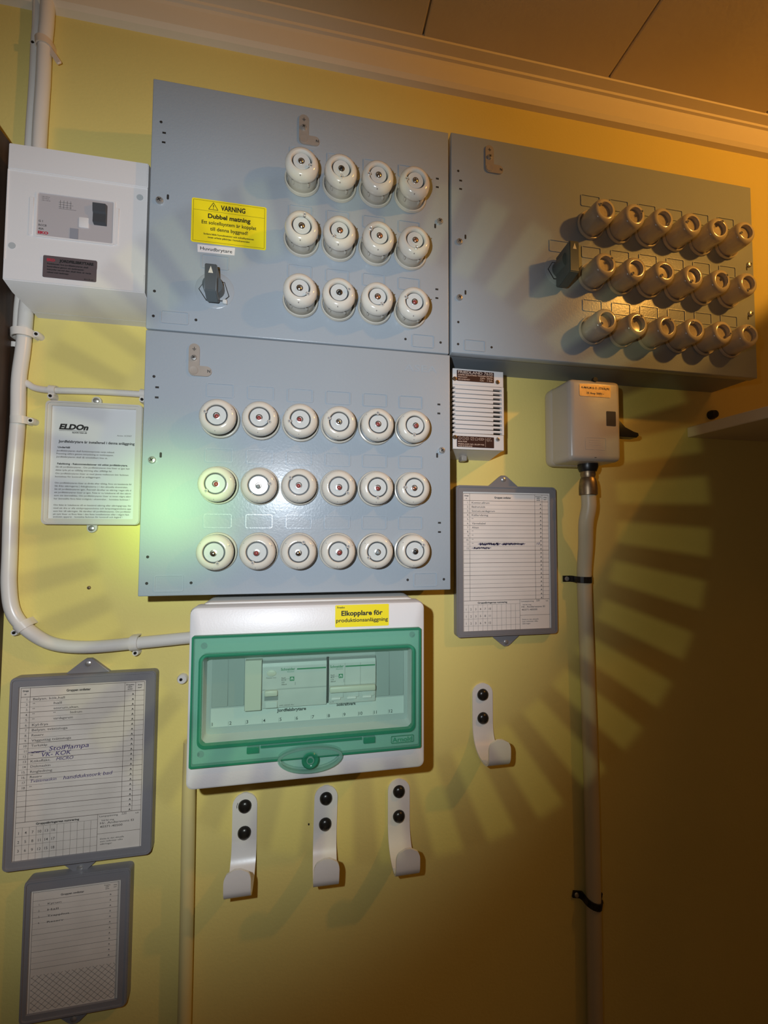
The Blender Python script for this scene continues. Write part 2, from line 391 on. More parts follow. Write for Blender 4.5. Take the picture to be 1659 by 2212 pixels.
# ------------------------------------------------------------------ porcelain fuses (local, axis out of the panel)
D = 0.070
def fuse_proto(kind):
    ZO[0] = 0.0
    o = bpy.data.objects.new('porcelain_fuse', None); COL.objects.link(o); o.empty_display_size = 0.02
    P = {}
    pm = 'porcelain_tan' if kind == 'C' else 'porcelain'
    if kind == 'B':
        ring = [(0.0178, 0.0), (0.0205, 0.0), (0.0212, 0.0015), (0.0205, 0.0042), (0.0193, 0.0045), (0.0182, 0.003), (0.0178, 0.0)]
        body = [(0.0, 0.0), (0.0172, 0.0), (0.0176, 0.017), (0.0, 0.017)]
        cap = [(0.0, 0.016), (0.0176, 0.016), (0.0187, 0.0175), (0.0194, 0.0205), (0.0189, 0.0245), (0.0170, 0.0278), (0.0145, 0.0295), (0.0122, 0.0296), (0.0113, 0.0285), (0.0110, 0.0250), (0.0, 0.0250)]
        top, wr, wh = 0.0296, 0.0098, 0.0273
    elif kind == 'A':
        ring = [(0.0183, 0.0), (0.0213, 0.0), (0.0219, 0.0012), (0.0213, 0.0036), (0.0200, 0.0040), (0.0187, 0.0024), (0.0183, 0.0)]
        body = [(0.0, 0.0), (0.0165, 0.0), (0.0168, 0.008), (0.0, 0.008)]
        cap = [(0.0, 0.0075), (0.0178, 0.0075), (0.0192, 0.0090), (0.0198, 0.0125), (0.0192, 0.0165), (0.0172, 0.0192), (0.0146, 0.0204), (0.0126, 0.0206), (0.0118, 0.0198), (0.0115, 0.0165), (0.0, 0.0165)]
        top, wr, wh = 0.0206, 0.0103, 0.0192
    else:
        ring = [(0.0172, 0.0), (0.0198, 0.0), (0.0204, 0.0014), (0.0197, 0.0038), (0.0188, 0.0040), (0.0176, 0.0026), (0.0172, 0.0)]
        body = [(0.0, 0.0), (0.0166, 0.0), (0.0168, 0.012), (0.0, 0.012)]
        cap = [(0.0, 0.010), (0.0168, 0.010), (0.0169, 0.0235), (0.0162, 0.0275), (0.0143, 0.0302), (0.0120, 0.0312), (0.0103, 0.0310), (0.0095, 0.0298), (0.0093, 0.0245), (0.0, 0.0245)]
        top, wr, wh = 0.0312, 0.0088, 0.0262
    bm = new(); lathe(bm, ring, 0, 0, 0, 36); fin('base_ring', bm, 'porcelain_body' if kind != 'C' else 'porcelain_tan', o)
    bm = new(); lathe(bm, body, 0, 0, 0, 32); fin('fuse_body', bm, 'porcelain_body' if kind != 'C' else 'porcelain_tan', o)
    bm = new(); lathe(bm, cap, 0, 0, 0, 40); c = fin('cap', bm, pm, o)
    if kind == 'B':                       # drips of the moulded grip under the cap
        bm = new()
        for i in range(6):
            a = math.radians(-90 + 60 * i + 25); r = 0.0174
            x, z = r * math.cos(a), r * math.sin(a)
            lathe(bm, [(0.0, 0.0105), (0.0016, 0.0115), (0.0019, 0.0135), (0.0019, 0.0175)], x, z, 0, 8)
        s = fin('grip_lugs', bm, 'porcelain_body', None); s.parent = c; s['kind'] = 'stuff'
    if kind != 'C':
        bm = new(); k = 3 if kind == 'A' else 2
        for i in range(k):
            a = math.radians(-95 + 120 * i); r = 0.0172 if kind == 'A' else 0.0177
            lathe(bm, [(0.0, 0.0), (0.0006, 0.0), (0.0006, 0.0009), (0.0, 0.0009)], r * math.cos(a), r * math.sin(a), top - 0.0022, 8)
        s = fin('marks', bm, 'ink_grey', None); s.parent = c; s['kind'] = 'stuff'
    if kind != 'C':
        bm = new(); lathe(bm, [(0.0, 0.0), (0.01145 if kind == 'A' else 0.01095, 0.0), (0.01145 if kind == 'A' else 0.01095, 0.0004), (0.0, 0.0004)], 0, 0, wh - 0.0016, 32); fin('gap_shade', bm, 'recess_shade', o)  # dark disc: shade of the gap between cap and glass, put in as colour
    bm = new(); lathe(bm, [(0.0, -0.0010), (wr, -0.0010), (wr, 0.0), (wr * 0.97, 0.0003), (0.0, 0.0004)] if kind != 'C' else [(0.0, -0.0010), (wr, -0.0010), (wr, 0.0003), (wr * .5, 0.0), (0.0, 0.0)], 0, 0, wh, 32)
    g = fin('window', bm, 'fuse_glass' if kind != 'C' else 'fuse_glass_tan', o)
    # sealing lug: a small cup at the rim of the window, at angle 0
    rr = (wr + 0.0022) if kind != 'C' else wr + 0.0012
    bm = new(); n = top - 0.0012
    lathe(bm, [(0.0013, 0.0), (0.0021, 0.0), (0.0021, 0.0020), (0.0017, 0.0023), (0.0013, 0.0020), (0.0013, 0.0)], rr, 0, n, 12)
    lug = fin('sealing_lug', bm, pm, o)
    bm = new(); lathe(bm, [(0.0, 0.0), (0.0013, 0.0), (0.0013, 0.0009), (0.0, 0.0009)], rr, 0, n + 0.0006, 10); addbox(bm, wr * .93, rr, n + 0.0008, n + 0.0016, -0.0011, 0.0011)
    s = fin('lug_hole', bm, 'recess_shade' if kind == 'C' else 'ink_grey', None); s.parent = lug
    eye = None
    if kind != 'C':
        bm = new(); lathe(bm, [(0.0, 0.0), (0.0026, 0.0), (0.0024, 0.0012), (0.0014, 0.0020), (0.0, 0.0022)], 0, -0.0012, wh + 0.0004, 16)
        eye = fin('indicator', bm, 'eye_red', o)
        bm = new(); lathe(bm, [(0.0026, 0.0), (0.0037, 0.0), (0.0037, 0.0006), (0.0026, 0.0008), (0.0026, 0.0)], 0, -0.0006, wh + 0.0004, 18)
        s = fin('indicator_ring', bm, 'eye_metal', None); s.parent = eye
    ZO[0] = Z0
    return o
PROTO = {k: fuse_proto(k) for k in 'ABC'}
USED = {k: False for k in 'ABC'}
EYES = {'r': 'eye_red', 'm': 'eye_metal', 'c': 'eye_copper', 'k': 'eye_black', 'g': 'eye_grey'}
EYE_MESH = {}
def tree(o, parent=None):
    c = copyof(o, parent)
    for ch in o.children: tree(ch, c)
    return c
def place_fuse(kind, x, z, ang, eye, label, group, tilt=(0, 0)):
    src = PROTO[kind]
    o = tree(src)
    o.location = V(x, D, z)
    o.rotation_euler = (math.radians(tilt[0]), 0, math.radians(tilt[1]))
    tag(o, label, 'fuse', group)
    for ch in o.children:
        nm = ch.name.split('.')[0]
        if nm in ('sealing_lug',): ch.rotation_euler = (0, -math.radians(ang), 0)
        if nm == 'indicator' and eye:
            key = (kind, eye)
            if key not in EYE_MESH:
                me = ch.data.copy(); me.materials[0] = MATS[EYES[eye]]; EYE_MESH[key] = me
            ch.data = EYE_MESH[key]
            ch.rotation_euler = (0, -math.radians(random.uniform(-60, 60)), 0)
    return o
ORD = ['first', 'second', 'third', 'fourth', 'fifth', 'sixth']; ROW = ['top', 'middle', 'bottom']
EYEW = {'r': 'red', 'm': 'silver', 'c': 'copper', 'k': 'black', 'g': 'grey'}
SPEC = {
 'A': dict(x0=0.0005, zs=(-0.0345, -0.1097, -0.1848), ncol=6,
   ang=[[165, -25, 195, 165, 95, 262], [222, 10, 140, -35, 270, 180], [-70, 250, 65, 30, 212, 35]],
   eye=['rrrmrr', 'rgrrrc', 'mrmrgk']),
 'B': dict(x0=0.0885, zs=(0.2640, 0.1890, 0.1140), ncol=4,
   ang=[[-30, -90, 192, 190], [75, 235, 155, -85], [-40, 15, -65, 165]], eye=['mkmm', 'mccc', 'mkcr']),
 'C': dict(x0=0.4800, zs=(0.2630, 0.1890, 0.1145), ncol=6,
   ang=[[150, 30, -60, 180, 70, 200], [45, 235, 225, 240, 45, 260], [215, 70, 75, 120, -15, 100]], eye=['      '] * 3)}
for k, s in SPEC.items():
    for r in range(3):
        for c in range(s['ncol']):
            e = s['eye'][r][c].strip()
            if k == 'A': lab = f"porcelain fuse with {EYEW[e]} eye, {ORD[c]} from instruction sheet, {ROW[r]} row above green-windowed box"; grp = 'porcelain fuses of the board above the green-windowed box'
            elif k == 'B': lab = f"tall porcelain fuse with {EYEW[e]} eye, {ORD[c]} from yellow warning sticker, {ROW[r]} row"; grp = 'porcelain fuses beside the yellow warning sticker'
            else: lab = f"slim beige porcelain fuse, {ORD[c]} from the unlabelled rotary switch, {ROW[r]} row"; grp = 'slim porcelain fuses of the wide board'
            t = (random.uniform(-2, 2), random.uniform(-2, 2))
            if k == 'A' and r == 1 and c == 1: t = (2.75, 1.72)
            place_fuse(k, s['x0'] + 0.045 * c, s['zs'][r], s['ang'][r][c], e, lab, grp, t)
for k, o in PROTO.items():
    def rm(q):
        for ch in list(q.children): rm(ch)
        bpy.data.objects.remove(q)
    rm(o)

# ------------------------------------------------------------------ the three grey fuse boards
def label_frame(parent, x0, x1, z0, z1):
    bm = new(); addring(bm, rrect(x0, x1, z0, z1, 0.002), rrect(x0 + 0.0009, x1 - 0.0009, z0 + 0.0009, z1 - 0.0009, 0.0013), D - 0.0002, D + 0.0009)
    fin('label_frame', bm, 'grey_paint', parent)
def holes(parent, rounds, slots):
    bm = new()
    for x, z in rounds: lathe(bm, [(0.0, 0), (0.0016, 0), (0.0016, 0.00015), (0, 0.00015)], x, z, D, 12)
    for x, z in slots: addbox(bm, x - 0.0019, x + 0.0019, D, D + 0.00015, z - 0.0011, z + 0.0011)
    tag(fin('punched_holes', bm, 'slot_dark', parent, smooth=False), None, None, kind='stuff')
def board(name, label, x0, x1, z0, z1):
    t = thing(name, label, 'fuse board', (x0 + x1) / 2, 0.0, (z0 + z1) / 2, 'grey steel fuse boards')
    bm = new(); addbox(bm, x0 + 0.0015, x1 - 0.0015, 0.0, D - 0.006, z0 + 0.0015, z1 - 0.0015); fin('body', bm, 'grey_edge', t, smooth=False)
    bm = new(); addbox(bm, x0, x1, D - 0.012, D, z0, z1, 0.0012, 3); fin('front_plate', bm, 'grey_paint', t)
    return t
def bracket(parent, x, z, print_marks):
    """L-shaped sheet bracket, top-left corner region at x,z"""
    r = 0.0058; bm = new()
    pts = []
    for i in range(9):
        a = math.radians(180 - 180 * i / 8); pts.append((x + r + r * math.cos(a), z - r + r * math.sin(a)))
    pts += [(x + 2 * r, z - 0.0248), (x + 2 * r + 0.001, z - 0.0255)]
    for i in range(9):
        a = math.radians(90 - 180 * i / 8); pts.append((x + 0.0192 + 0.0058 * math.cos(a), z - 0.0313 + 0.0058 * math.sin(a)))
    for i in range(5):
        a = math.radians(270 - 90 * i / 4); pts.append((x + r + r * math.cos(a), z - 0.0313 + r * math.sin(a)))
    addprism(bm, pts, D, D + 0.0016); b = fin('terminal_bracket', bm, 'brushed_plate', parent, smooth=False)
    bm = new(); lathe(bm, [(0.0048, 0.0), (0.0046, 0.0005), (0.0026, 0.0003), (0.0, 0.0003)], x + r, z - 0.0312, D + 0.0016, 20); o = fin('boss', bm, 'brushed_plate', None); o.parent = b
    bm = new(); text(bm, 'N', x + 0.0205, z - 0.0327, D + 0.0018, 0.0032, bold=0.02)
    gx, gz = x + r, z - 0.0062
    line(bm, gx, gz + 0.0022, gx, gz - 0.0002, 0.0005, D + 0.0018)
    for w_, dz in ((0.0044, 0), (0.0028, -0.0010), (0.0012, -0.0020)): line(bm, gx - w_ / 2, gz + dz, gx + w_ / 2, gz + dz, 0.0005, D + 0.0018)
    o = fin('print', bm, 'ink', None, smooth=False); o.parent = b
    screw(parent, x + r, D + 0.0016, z - 0.0168, 0.0034, 'chrome', 'bracket_screw', 0.0024)
def fix_screw(parent, x, z, dx, dz):
    screw(parent, x, D, z, 0.0042, 'chrome', 'screw', 0.003)
    bm = new(); addprism(bm, rrect(x + dx - 0.0012, x + dx + 0.0012, z + dz - 0.003, z + dz + 0.003, 0.001, 3), D - 0.0002, D + 0.00015); fin('keyhole', bm, 'slot_dark', parent, smooth=False)
def rotary(parent, x, z, n_top, hw, hz):
    bm = new(); lathe(bm, [(0.0, 0), (0.0213, 0), (0.0215, 0.0004), (0.0205, 0.0009), (0.0, 0.0009)], x, z, D - 0.0001, 40); b = fin('rotary_switch', bm, 'grey_paint', parent)
    def kid(nm, bm, mt, **k):
        o = fin(nm, bm, mt, None, **k); o.parent = b
    bm = new(); addprism(bm, [(x - 0.0175, z - 0.0005), (x - 0.011, z + 0.010), (x + 0.011, z + 0.0105), (x + 0.0165, z - 0.006), (x + 0.0105, z - 0.0125), (x - 0.009, z - 0.0135)], D, D + 0.0012); kid('aperture', bm, 'slot_dark', smooth=False)
    bm = new(); addprism(bm, [(x - 0.0165, z - 0.0005), (x - 0.0108, z + 0.009), (x + 0.0105, z + 0.0095), (x + 0.0155, z - 0.006), (x + 0.010, z - 0.0115), (x - 0.0085, z - 0.0125)], D, D + 0.0014); kid('dial_plate', bm, 'grey_paint', smooth=False)
    bm = new(); lathe(bm, [(0.0, 0), (0.0115, 0), (0.011, n_top - D - 0.010), (0.0, n_top - D - 0.010)], x, z, D, 24); kid('hub', bm, 'knob_slate')
    bm = new()                                      # bar handle: flat face, lower end sloping back
    za, zb, zc = z + hz[0], z - hz[1], z - hz[1] - 0.0065
    pr = [(D + 0.003, za - 0.004), (n_top - 0.001, za), (n_top, za - 0.002), (n_top, zb), (D + 0.009, zc), (D + 0.002, zc + 0.004)]
    A = [bm.verts.new(V(x - hw, n, q)) for n, q in pr]; B = [bm.verts.new(V(x + hw, n, q)) for n, q in pr]; k = len(pr)
    for i in range(k): bm.faces.new((A[i], A[(i + 1) % k], B[(i + 1) % k], B[i]))
    bm.faces.new(A); bm.faces.new(list(reversed(B)))
    bmesh.ops.bevel(bm, geom=list(bm.edges), offset=0.0008, segments=2, affect='EDGES'); kid('handle', bm, 'knob_slate')
    bm = new(); flat(bm, [(x - 0.0024, za - 0.0115), (x + 0.0028, za - 0.0115), (x + 0.0002, za - 0.0035)], n_top + 0.0002); kid('pointer_arrow', bm, 'arrow_white', smooth=False)
    bm = new(); addbox(bm, x + 0.0095, x + 0.0145, D + 0.001, D + 0.005, z - 0.0165, z - 0.0115, 0.0008, 1); kid('stop_lug', bm, 'plate_light')

# lower board
bA = board('fuse_board', 'square grey fuse board with six columns of fuses above the green-windowed box', -0.0812, 0.2765, -0.2335, 0.0640)
for r in range(3):
    for c in range(6): label_frame(bA, 0.045 * c - 0.0148, 0.045 * c + 0.0152, -0.0751 * r - 0.0082, -0.0751 * r + 0.0079)
label_frame(bA, -0.0647, -0.0346, -0.2287, -0.2107); label_frame(bA, 0.2294, 0.2591, -0.2285, -0.2117)
holes(bA, [(-0.0712, 0.0111), (-0.0722, -0.1904), (-0.0724, -0.2193), (-0.0268, -0.2195), (0.2214, -0.2204), (0.2676, -0.2204)], [(-0.0676, -0.001), (-0.0677, -0.0125), (0.2615, -0.0008), (0.2614, -0.0123), (0.262, -0.1503), (0.262, -0.1618)])
bracket(bA, -0.0350, 0.0518, True); fix_screw(bA, -0.0704, -0.0832, 0.0085, 0.006); fix_screw(bA, 0.2651, -0.0592, -0.006, -0.0065)
x, z = at(874, 795, D); bm = new(); text(bm, 'ASEA', x, z - 0.003, D + 0.0002, 0.0085, 0.042); o = fin('embossed_name', bm, 'grey_paint', bA, smooth=False)
# upper board
bB = board('fuse_board', 'grey fuse board with the yellow warning sticker and the labelled main switch', -0.0815, 0.2752, 0.0655, 0.3602)
for r, zt in enumerate((0.3058, 0.2328, 0.1588)):
    for c in range(4): label_frame(bB, 0.0735 + 0.045 * c, 0.1018 + 0.045 * c, zt - 0.0160 - r * 0.0, zt)
label_frame(bB, -0.0238, 0.0063, 0.1420, 0.1588); label_frame(bB, -0.0656, -0.0361, 0.0731, 0.0878); label_frame(bB, 0.2266, 0.2556, 0.0709, 0.0874)
holes(bB, [(-0.0716, 0.309), (-0.0733, 0.109), (-0.0737, 0.0802), (-0.0286, 0.08), (0.218, 0.0796), (0.2639, 0.0792)], [(-0.068, 0.2966), (-0.0682, 0.2852), (0.26, 0.2951), (0.2599, 0.2838), (0.259, 0.1481), (0.259, 0.1366)])
bracket(bB, 0.0840, 0.3476, False); fix_screw(bB, -0.0706, 0.2149, 0.0085, 0.006); fix_screw(bB, 0.2629, 0.2379, -0.006, -0.0065)
rotary(bB, -0.0090, 0.1168, 0.0925, 0.0063, (0.0185, 0.0125))
# wide board
bC = board('fuse_board', 'wide fuse board with three rows of slim fuses above the beige switch box', 0.2785, 0.7548, 0.0680, 0.3618)
for r, zt in enumerate((0.3065, 0.2330, 0.1580)):
    for c in range(6): label_frame(bC, 0.4665 + 0.045 * c, 0.4962 + 0.045 * c, zt - 0.0165, zt)
label_frame(bC, 0.4176, 0.4475, 0.2190, 0.2355); label_frame(bC, 0.2957, 0.3245, 0.0718, 0.0866)
holes(bC, [(0.2884, 0.3103), (0.2877, 0.1081), (0.2873, 0.0792), (0.3332, 0.0789)], [(0.2917, 0.2977), (0.2916, 0.2863)])
bracket(bC, 0.3259, 0.3518, False)
for x, z, dx, dz in ((0.2894, 0.2146, 0.0085, 0.008), (0.2891, 0.1403, 0.0085, 0.008), (0.7461, 0.2401, -0.004, -0.006), (0.7455, 0.1647, -0.004, -0.006)): fix_screw(bC, x, z, dx, dz)
rotary(bC, 0.4320, 0.1935, 0.1035, 0.0066, (0.0190, 0.0220))

def print_on(part, bm, mname):
    o = fin('print', bm, mname, None, smooth=False, recalc=False); o['kind'] = 'stuff'; o.parent = part; return o
# yellow warning sticker
bm = new(); addprism(bm, rrect(-0.0363, 0.0474, 0.1718, 0.2244, 0.0022), D, D + 0.0003); st = fin('warning_sticker', bm, 'sticker_yellow', bB, smooth=False)
bm = new(); N = D + 0.0005; X0, X1, T, Bm = -0.0342, 0.0453, 0.2226, 0.1737
for a in ((X0, T, X1, T), (X1, T, X1, Bm), (X1, Bm, X0, Bm), (X0, Bm, X0, T)): line(bm, *a, 0.0003, N)
line(bm, X0, 0.2106, X1, 0.2106, 0.00025, N)
tx, tz, tr = -0.0125, 0.2127, 0.0052
for a, b in (((tx - tr, tz), (tx + tr, tz)), ((tx + tr, tz), (tx, tz + 0.0085)), ((tx, tz + 0.0085), (tx - tr, tz))): line(bm, *a, *b, 0.0006, N)
line(bm, tx, tz + 0.0060, tx, tz + 0.0027, 0.0008, N); disc(bm, tx, tz + 0.0015, 0.0005, N, 8)
text(bm, 'VARNING', 0.0095, 0.2133, N, 0.0058, 0.0275, 'C', 0.03)
text(bm, 'Dubbel matning', 0.0055, 0.2023, N, 0.0052, 0.0475, 'C', 0.03)
text(bm, 'Ett solcellsystem är kopplat', 0.0055, 0.1949, N, 0.0042, 0.0610, 'C', 0.012)
text(bm, 'till denna byggnad!', 0.0055, 0.1876, N, 0.0042, 0.0420, 'C', 0.012)
text(bm, 'Isolera både huvudmatning och solcellsystemet', 0.0055, 0.1820, N, 0.0021, 0.0560, 'C', 0.02)
text(bm, 'innan arbete påbörjas i huvudcentralen', 0.0055, 0.1782, N, 0.0021, 0.0465, 'C', 0.02)
print_on(st, bm, 'ink')
bm = new(); addprism(bm, [(-0.0290, 0.1694), (0.0125, 0.1702), (0.0119, 0.1612), (-0.0286, 0.1604)], D, D + 0.0003); st = fin('name_label', bm, 'label_white', bB, smooth=False)
bm = new(); text(bm, 'Huvudbrytare', -0.0258, 0.1632, N, 0.0040, 0.0352, 'L', 0.005); print_on(st, bm, 'ink')

# ------------------------------------------------------------------ white earth-fault breaker box on the left
wb = thing('breaker_box', 'white plastic earth-fault breaker box mounted beside the grey main switch board', 'breaker box', -0.157, 0.0, 0.18)
x0, x1 = -0.2292, -0.0872
def profile_box(bm, prof, x0, x1, bev=0.0):
    A = [bm.verts.new(V(x0, n, z)) for n, z in prof]; B = [bm.verts.new(V(x1, n, z)) for n, z in prof]; k = len(prof)
    for i in range(k): bm.faces.new((A[i], A[(i + 1) % k], B[(i + 1) % k], B[i]))
    bm.faces.new(A); bm.faces.new(list(reversed(B)))
    if bev: bmesh.ops.bevel(bm, geom=list(bm.edges), offset=bev, segments=2, affect='EDGES')
bm = new(); profile_box(bm, [(0.0, 0.0985), (0.010, 0.1005), (0.010, 0.262), (0.0, 0.262)], x0 + 0.001, x1 - 0.001); fin('back_plate', bm, 'white_side', wb, smooth=False)
bm = new(); profile_box(bm, [(0.010, 0.1005), (0.0445, 0.1045), (0.0605, 0.1110), (0.0605, 0.1330), (0.0590, 0.1335), (0.0590, 0.2360), (0.0600, 0.2365), (0.0600, 0.2655), (0.052, 0.2675), (0.010, 0.2675)], x0, x1, 0.0008); fin('cover', bm, 'white_plastic', wb)
def pxrect(n, *pts):
    q = [at(u, v, n) for u, v in pts]
    return (q[0][0] + q[2][0]) / 2, (q[1][0] + q[3][0]) / 2, (q[2][1] + q[3][1]) / 2, (q[0][1] + q[1][1]) / 2
z_ = 1659 / 270; Q = lambda a, b: (60 + a / z_, 380 + b / z_)
rx0, rx1, rz0, rz1 = pxrect(0.059, Q(145, 215), Q(1150, 370), Q(120, 780), Q(1125, 915))
NF = 0.0592
bm = new(); addprism(bm, rrect(rx0, rx1, rz0, rz1, 0.0014, 2), NF - 0.003, NF + 0.0002); rc = fin('breaker_module', bm, 'rcd_face', wb, smooth=False)
def kid(part, nm, bm, mt, **k):
    o = fin(nm, bm, mt, None, **k); o.parent = part; return o
bm = new(); addring(bm, rrect(rx0 - 0.0016, rx1 + 0.0016, rz0 - 0.0016, rz1 + 0.0016, 0.002), rrect(rx0, rx1, rz0, rz1, 0.0014), NF - 0.001, NF + 0.0009); kid(rc, 'window_rim', bm, 'white_plastic')
rw, rh = rx1 - rx0, rz1 - rz0
def R(u, v): return rx0 + rw * u, rz1 - rh * v
a = R(0.74, 0.10); b = R(0.915, 0.60)
bm = new(); profile_box(bm, [(NF, b[1]), (NF + 0.0040, b[1] + 0.002), (NF + 0.0030, (a[1] + b[1]) / 2), (NF + 0.0048, (a[1] + b[1]) / 2 + 0.0015), (NF + 0.0055, a[1] - 0.0015), (NF, a[1])], a[0], b[0], 0.0003); kid(rc, 'toggle', bm, 'toggle_grey')
a = R(0.545, 0.46); b = R(0.675, 0.70)
bm = new(); addprism(bm, rrect(a[0], b[0], b[1], a[1], 0.0008, 2), NF, NF + 0.0012, 0.0003); kid(rc, 'test_button', bm, 'white_plastic')
a = R(0.43, 0.745); b = R(0.54, 0.985)
bm = new(); addbox(bm, a[0], b[0], NF, NF + 0.0008, b[1], a[1]); kid(rc, 'flag', bm, 'flag_grey', smooth=False)
bm = new(); NP = NF + 0.0004
for s, v in (('G 1', .68), ('RCCB', .775), ('40A', .86)): p = R(0.02, v); text(bm, s, p[0], p[1], NP, 0.0022, None, 'L', 0.02)
for i, (u, v, wd) in enumerate(((.05, .09, .10), (.05, .13, .09), (.05, .175, .11))): p = R(u, v); text(bm, '230 V 50 Hz', p[0], p[1], NP, 0.0011, wd * rw, 'L')
for i in range(4):
    p = R(0.29 + 0.045 * i, 0.11); q = R(0.29 + 0.045 * i, 0.30); line(bm, p[0], p[1], q[0], q[1], 0.0003, NP)
for v, u1 in ((.16, .44), (.215, .46), (.27, .44), (.31, .50)): p = R(0.27, v); q = R(u1, v); line(bm, p[0], p[1], q[0], q[1], 0.0003, NP)
print_on(rc, bm, 'ink_soft')
bm = new(); p = R(0.015, .955); text(bm, 'EKO', p[0], p[1], NP, 0.0028, rw * 0.135, 'L', 0.06); print_on(rc, bm, 'ink_red')
for (u, v) in ((rx0 - 0.006, 0), (rx1 + 0.0035, 1)):
    bm = new(); addbox(bm, u - 0.0022, u + 0.0022, 0.0585, 0.0598, rz0 - 0.001, rz1 - 0.006, 0.0004, 1); fin('rib', bm, 'white_plastic', wb)
for (u, v) in ((302, 426), (25.5, 530)):
    x, z = at(u, v, 0.0595); bm = new(); lathe(bm, [(0.0, 0), (0.0036, 0), (0.0036, 0.0006), (0.0, 0.0006)], x, z, 0.0588, 18); fin('screw_cap', bm, 'cover_grey', wb)
px = pxrect(0.0607, (93.5, 551), (209.5, 563.5), (92, 598), (208, 610))
bm = new(); addprism(bm, rrect(px[0], px[1], px[2], px[3], 0.0014), 0.0604, 0.0609); st = fin('rating_plate', bm, 'plate_taupe', wb, smooth=False)
bm = new(); W, H = px[1] - px[0], px[3] - px[2]; NP = 0.0611
text(bm, 'JORDFELSBRYTARE', px[0] + .30 * W, px[3] - .25 * H, NP, 0.0029, .64 * W, 'L', 0.05)
for s, v, wd in (('Funktionen hos jordfelsbrytaren skall', .40, .76), ('kontrolleras genom att testknappen', .53, .68), ('intrycks varvid den skall lösa ut varje', .66, .82), ('månad med testknapp', .79, .40)): text(bm, s, px[0] + .08 * W, px[3] - v * H, NP, 0.0016, wd * W, 'L', 0.03)
text(bm, '40 A 30 mA', px[0] + .95 * W, px[3] - .95 * H, NP, 0.0014, .18 * W, 'R', 0.02)
print_on(st, bm, 'ink')
bm = new(); text(bm, 'EKO', px[0] + .07 * W, px[3] - .25 * H, NP, 0.0028, .15 * W, 'L', 0.06); print_on(st, bm, 'ink_red')

# ------------------------------------------------------------------ framed lists and the instruction sheet
def frame(name, label, cat, x0, x1, z0, z1, border, fmat, pmat, tabs, group, paper_rect=None, th=0.011):
    t = thing(name, label, cat, (x0 + x1) / 2, 0.0, (z0 + z1) / 2, group)
    bl, br, bb, bt = border
    pr = (x0 + bl, x1 - br, z0 + bb, z1 - bt)
    bm = new()
    o = rrect(x0, x1, z0, z1, 0.005, 3); i = rrect(pr[0], pr[1], pr[2], pr[3], 0.0006, 3)
    addring(bm, o, i, 0.0, th)
    fr = fin('frame', bm, fmat, t, smooth=False)
    bm = new(); addring(bm, rrect(x0 + .0005, x1 - .0005, z0 + .0005, z1 - .0005, 0.005, 3), rrect(x0 + 0.0024, x1 - 0.0024, z0 + 0.0024, z1 - 0.0024, 0.004, 3), th - 0.0005, th + 0.0014); kid(fr, 'rim', bm, fmat)
    bm = new(); addbox(bm, x0 + 0.002, x1 - 0.002, 0.0, th - 0.0035, z0 + 0.002, z1 - 0.002); fin('back_board', bm, fmat, t, smooth=False)
    bm = new(); addbox(bm, pr[0] - 0.001, pr[1] + 0.001, th - 0.0036, th - 0.0022, pr[2] - 0.001, pr[3] + 0.001); pa = fin('paper', bm, pmat, t, smooth=False)
    for (tx, up, kind) in tabs:
        bm = new(); ze = z1 if up else z0; s = 1 if up else -1
        if kind == 'tri':
            addprism(bm, [(tx - 0.026, ze - s * 0.002), (tx - 0.006, ze + s * 0.0145), (tx - 0.003, ze + s * 0.0165), (tx + 0.003, ze + s * 0.0165), (tx + 0.006, ze + s * 0.0145), (tx + 0.026, ze - s * 0.002)], 0.0, 0.0045, 0.0006)
            zs = ze + s * 0.0105
        else:
            pts = [(tx - 0.0056, ze - s * 0.002)] + [(tx + 0.0056 * math.cos(math.radians(180 - 22.5 * i)), ze + s * (0.0042 + 0.0056 * math.sin(math.radians(22.5 * i)))) for i in range(9)] + [(tx + 0.0056, ze - s * 0.002)]
            addprism(bm, pts, 0.0, 0.004, 0.0006); zs = ze + s * 0.0045
        tb = fin('tab', bm, fmat, t, smooth=False)
        bm = new(); r = 0.0037; lathe(bm, [(r, 0), (r * .9, 0.0012), (r * .5, 0.002), (0, 0.0021)], tx, zs, 0.0042, 14); kid(tb, 'tab_screw', bm, 'chrome')
    return t, pa, pr, th - 0.0020
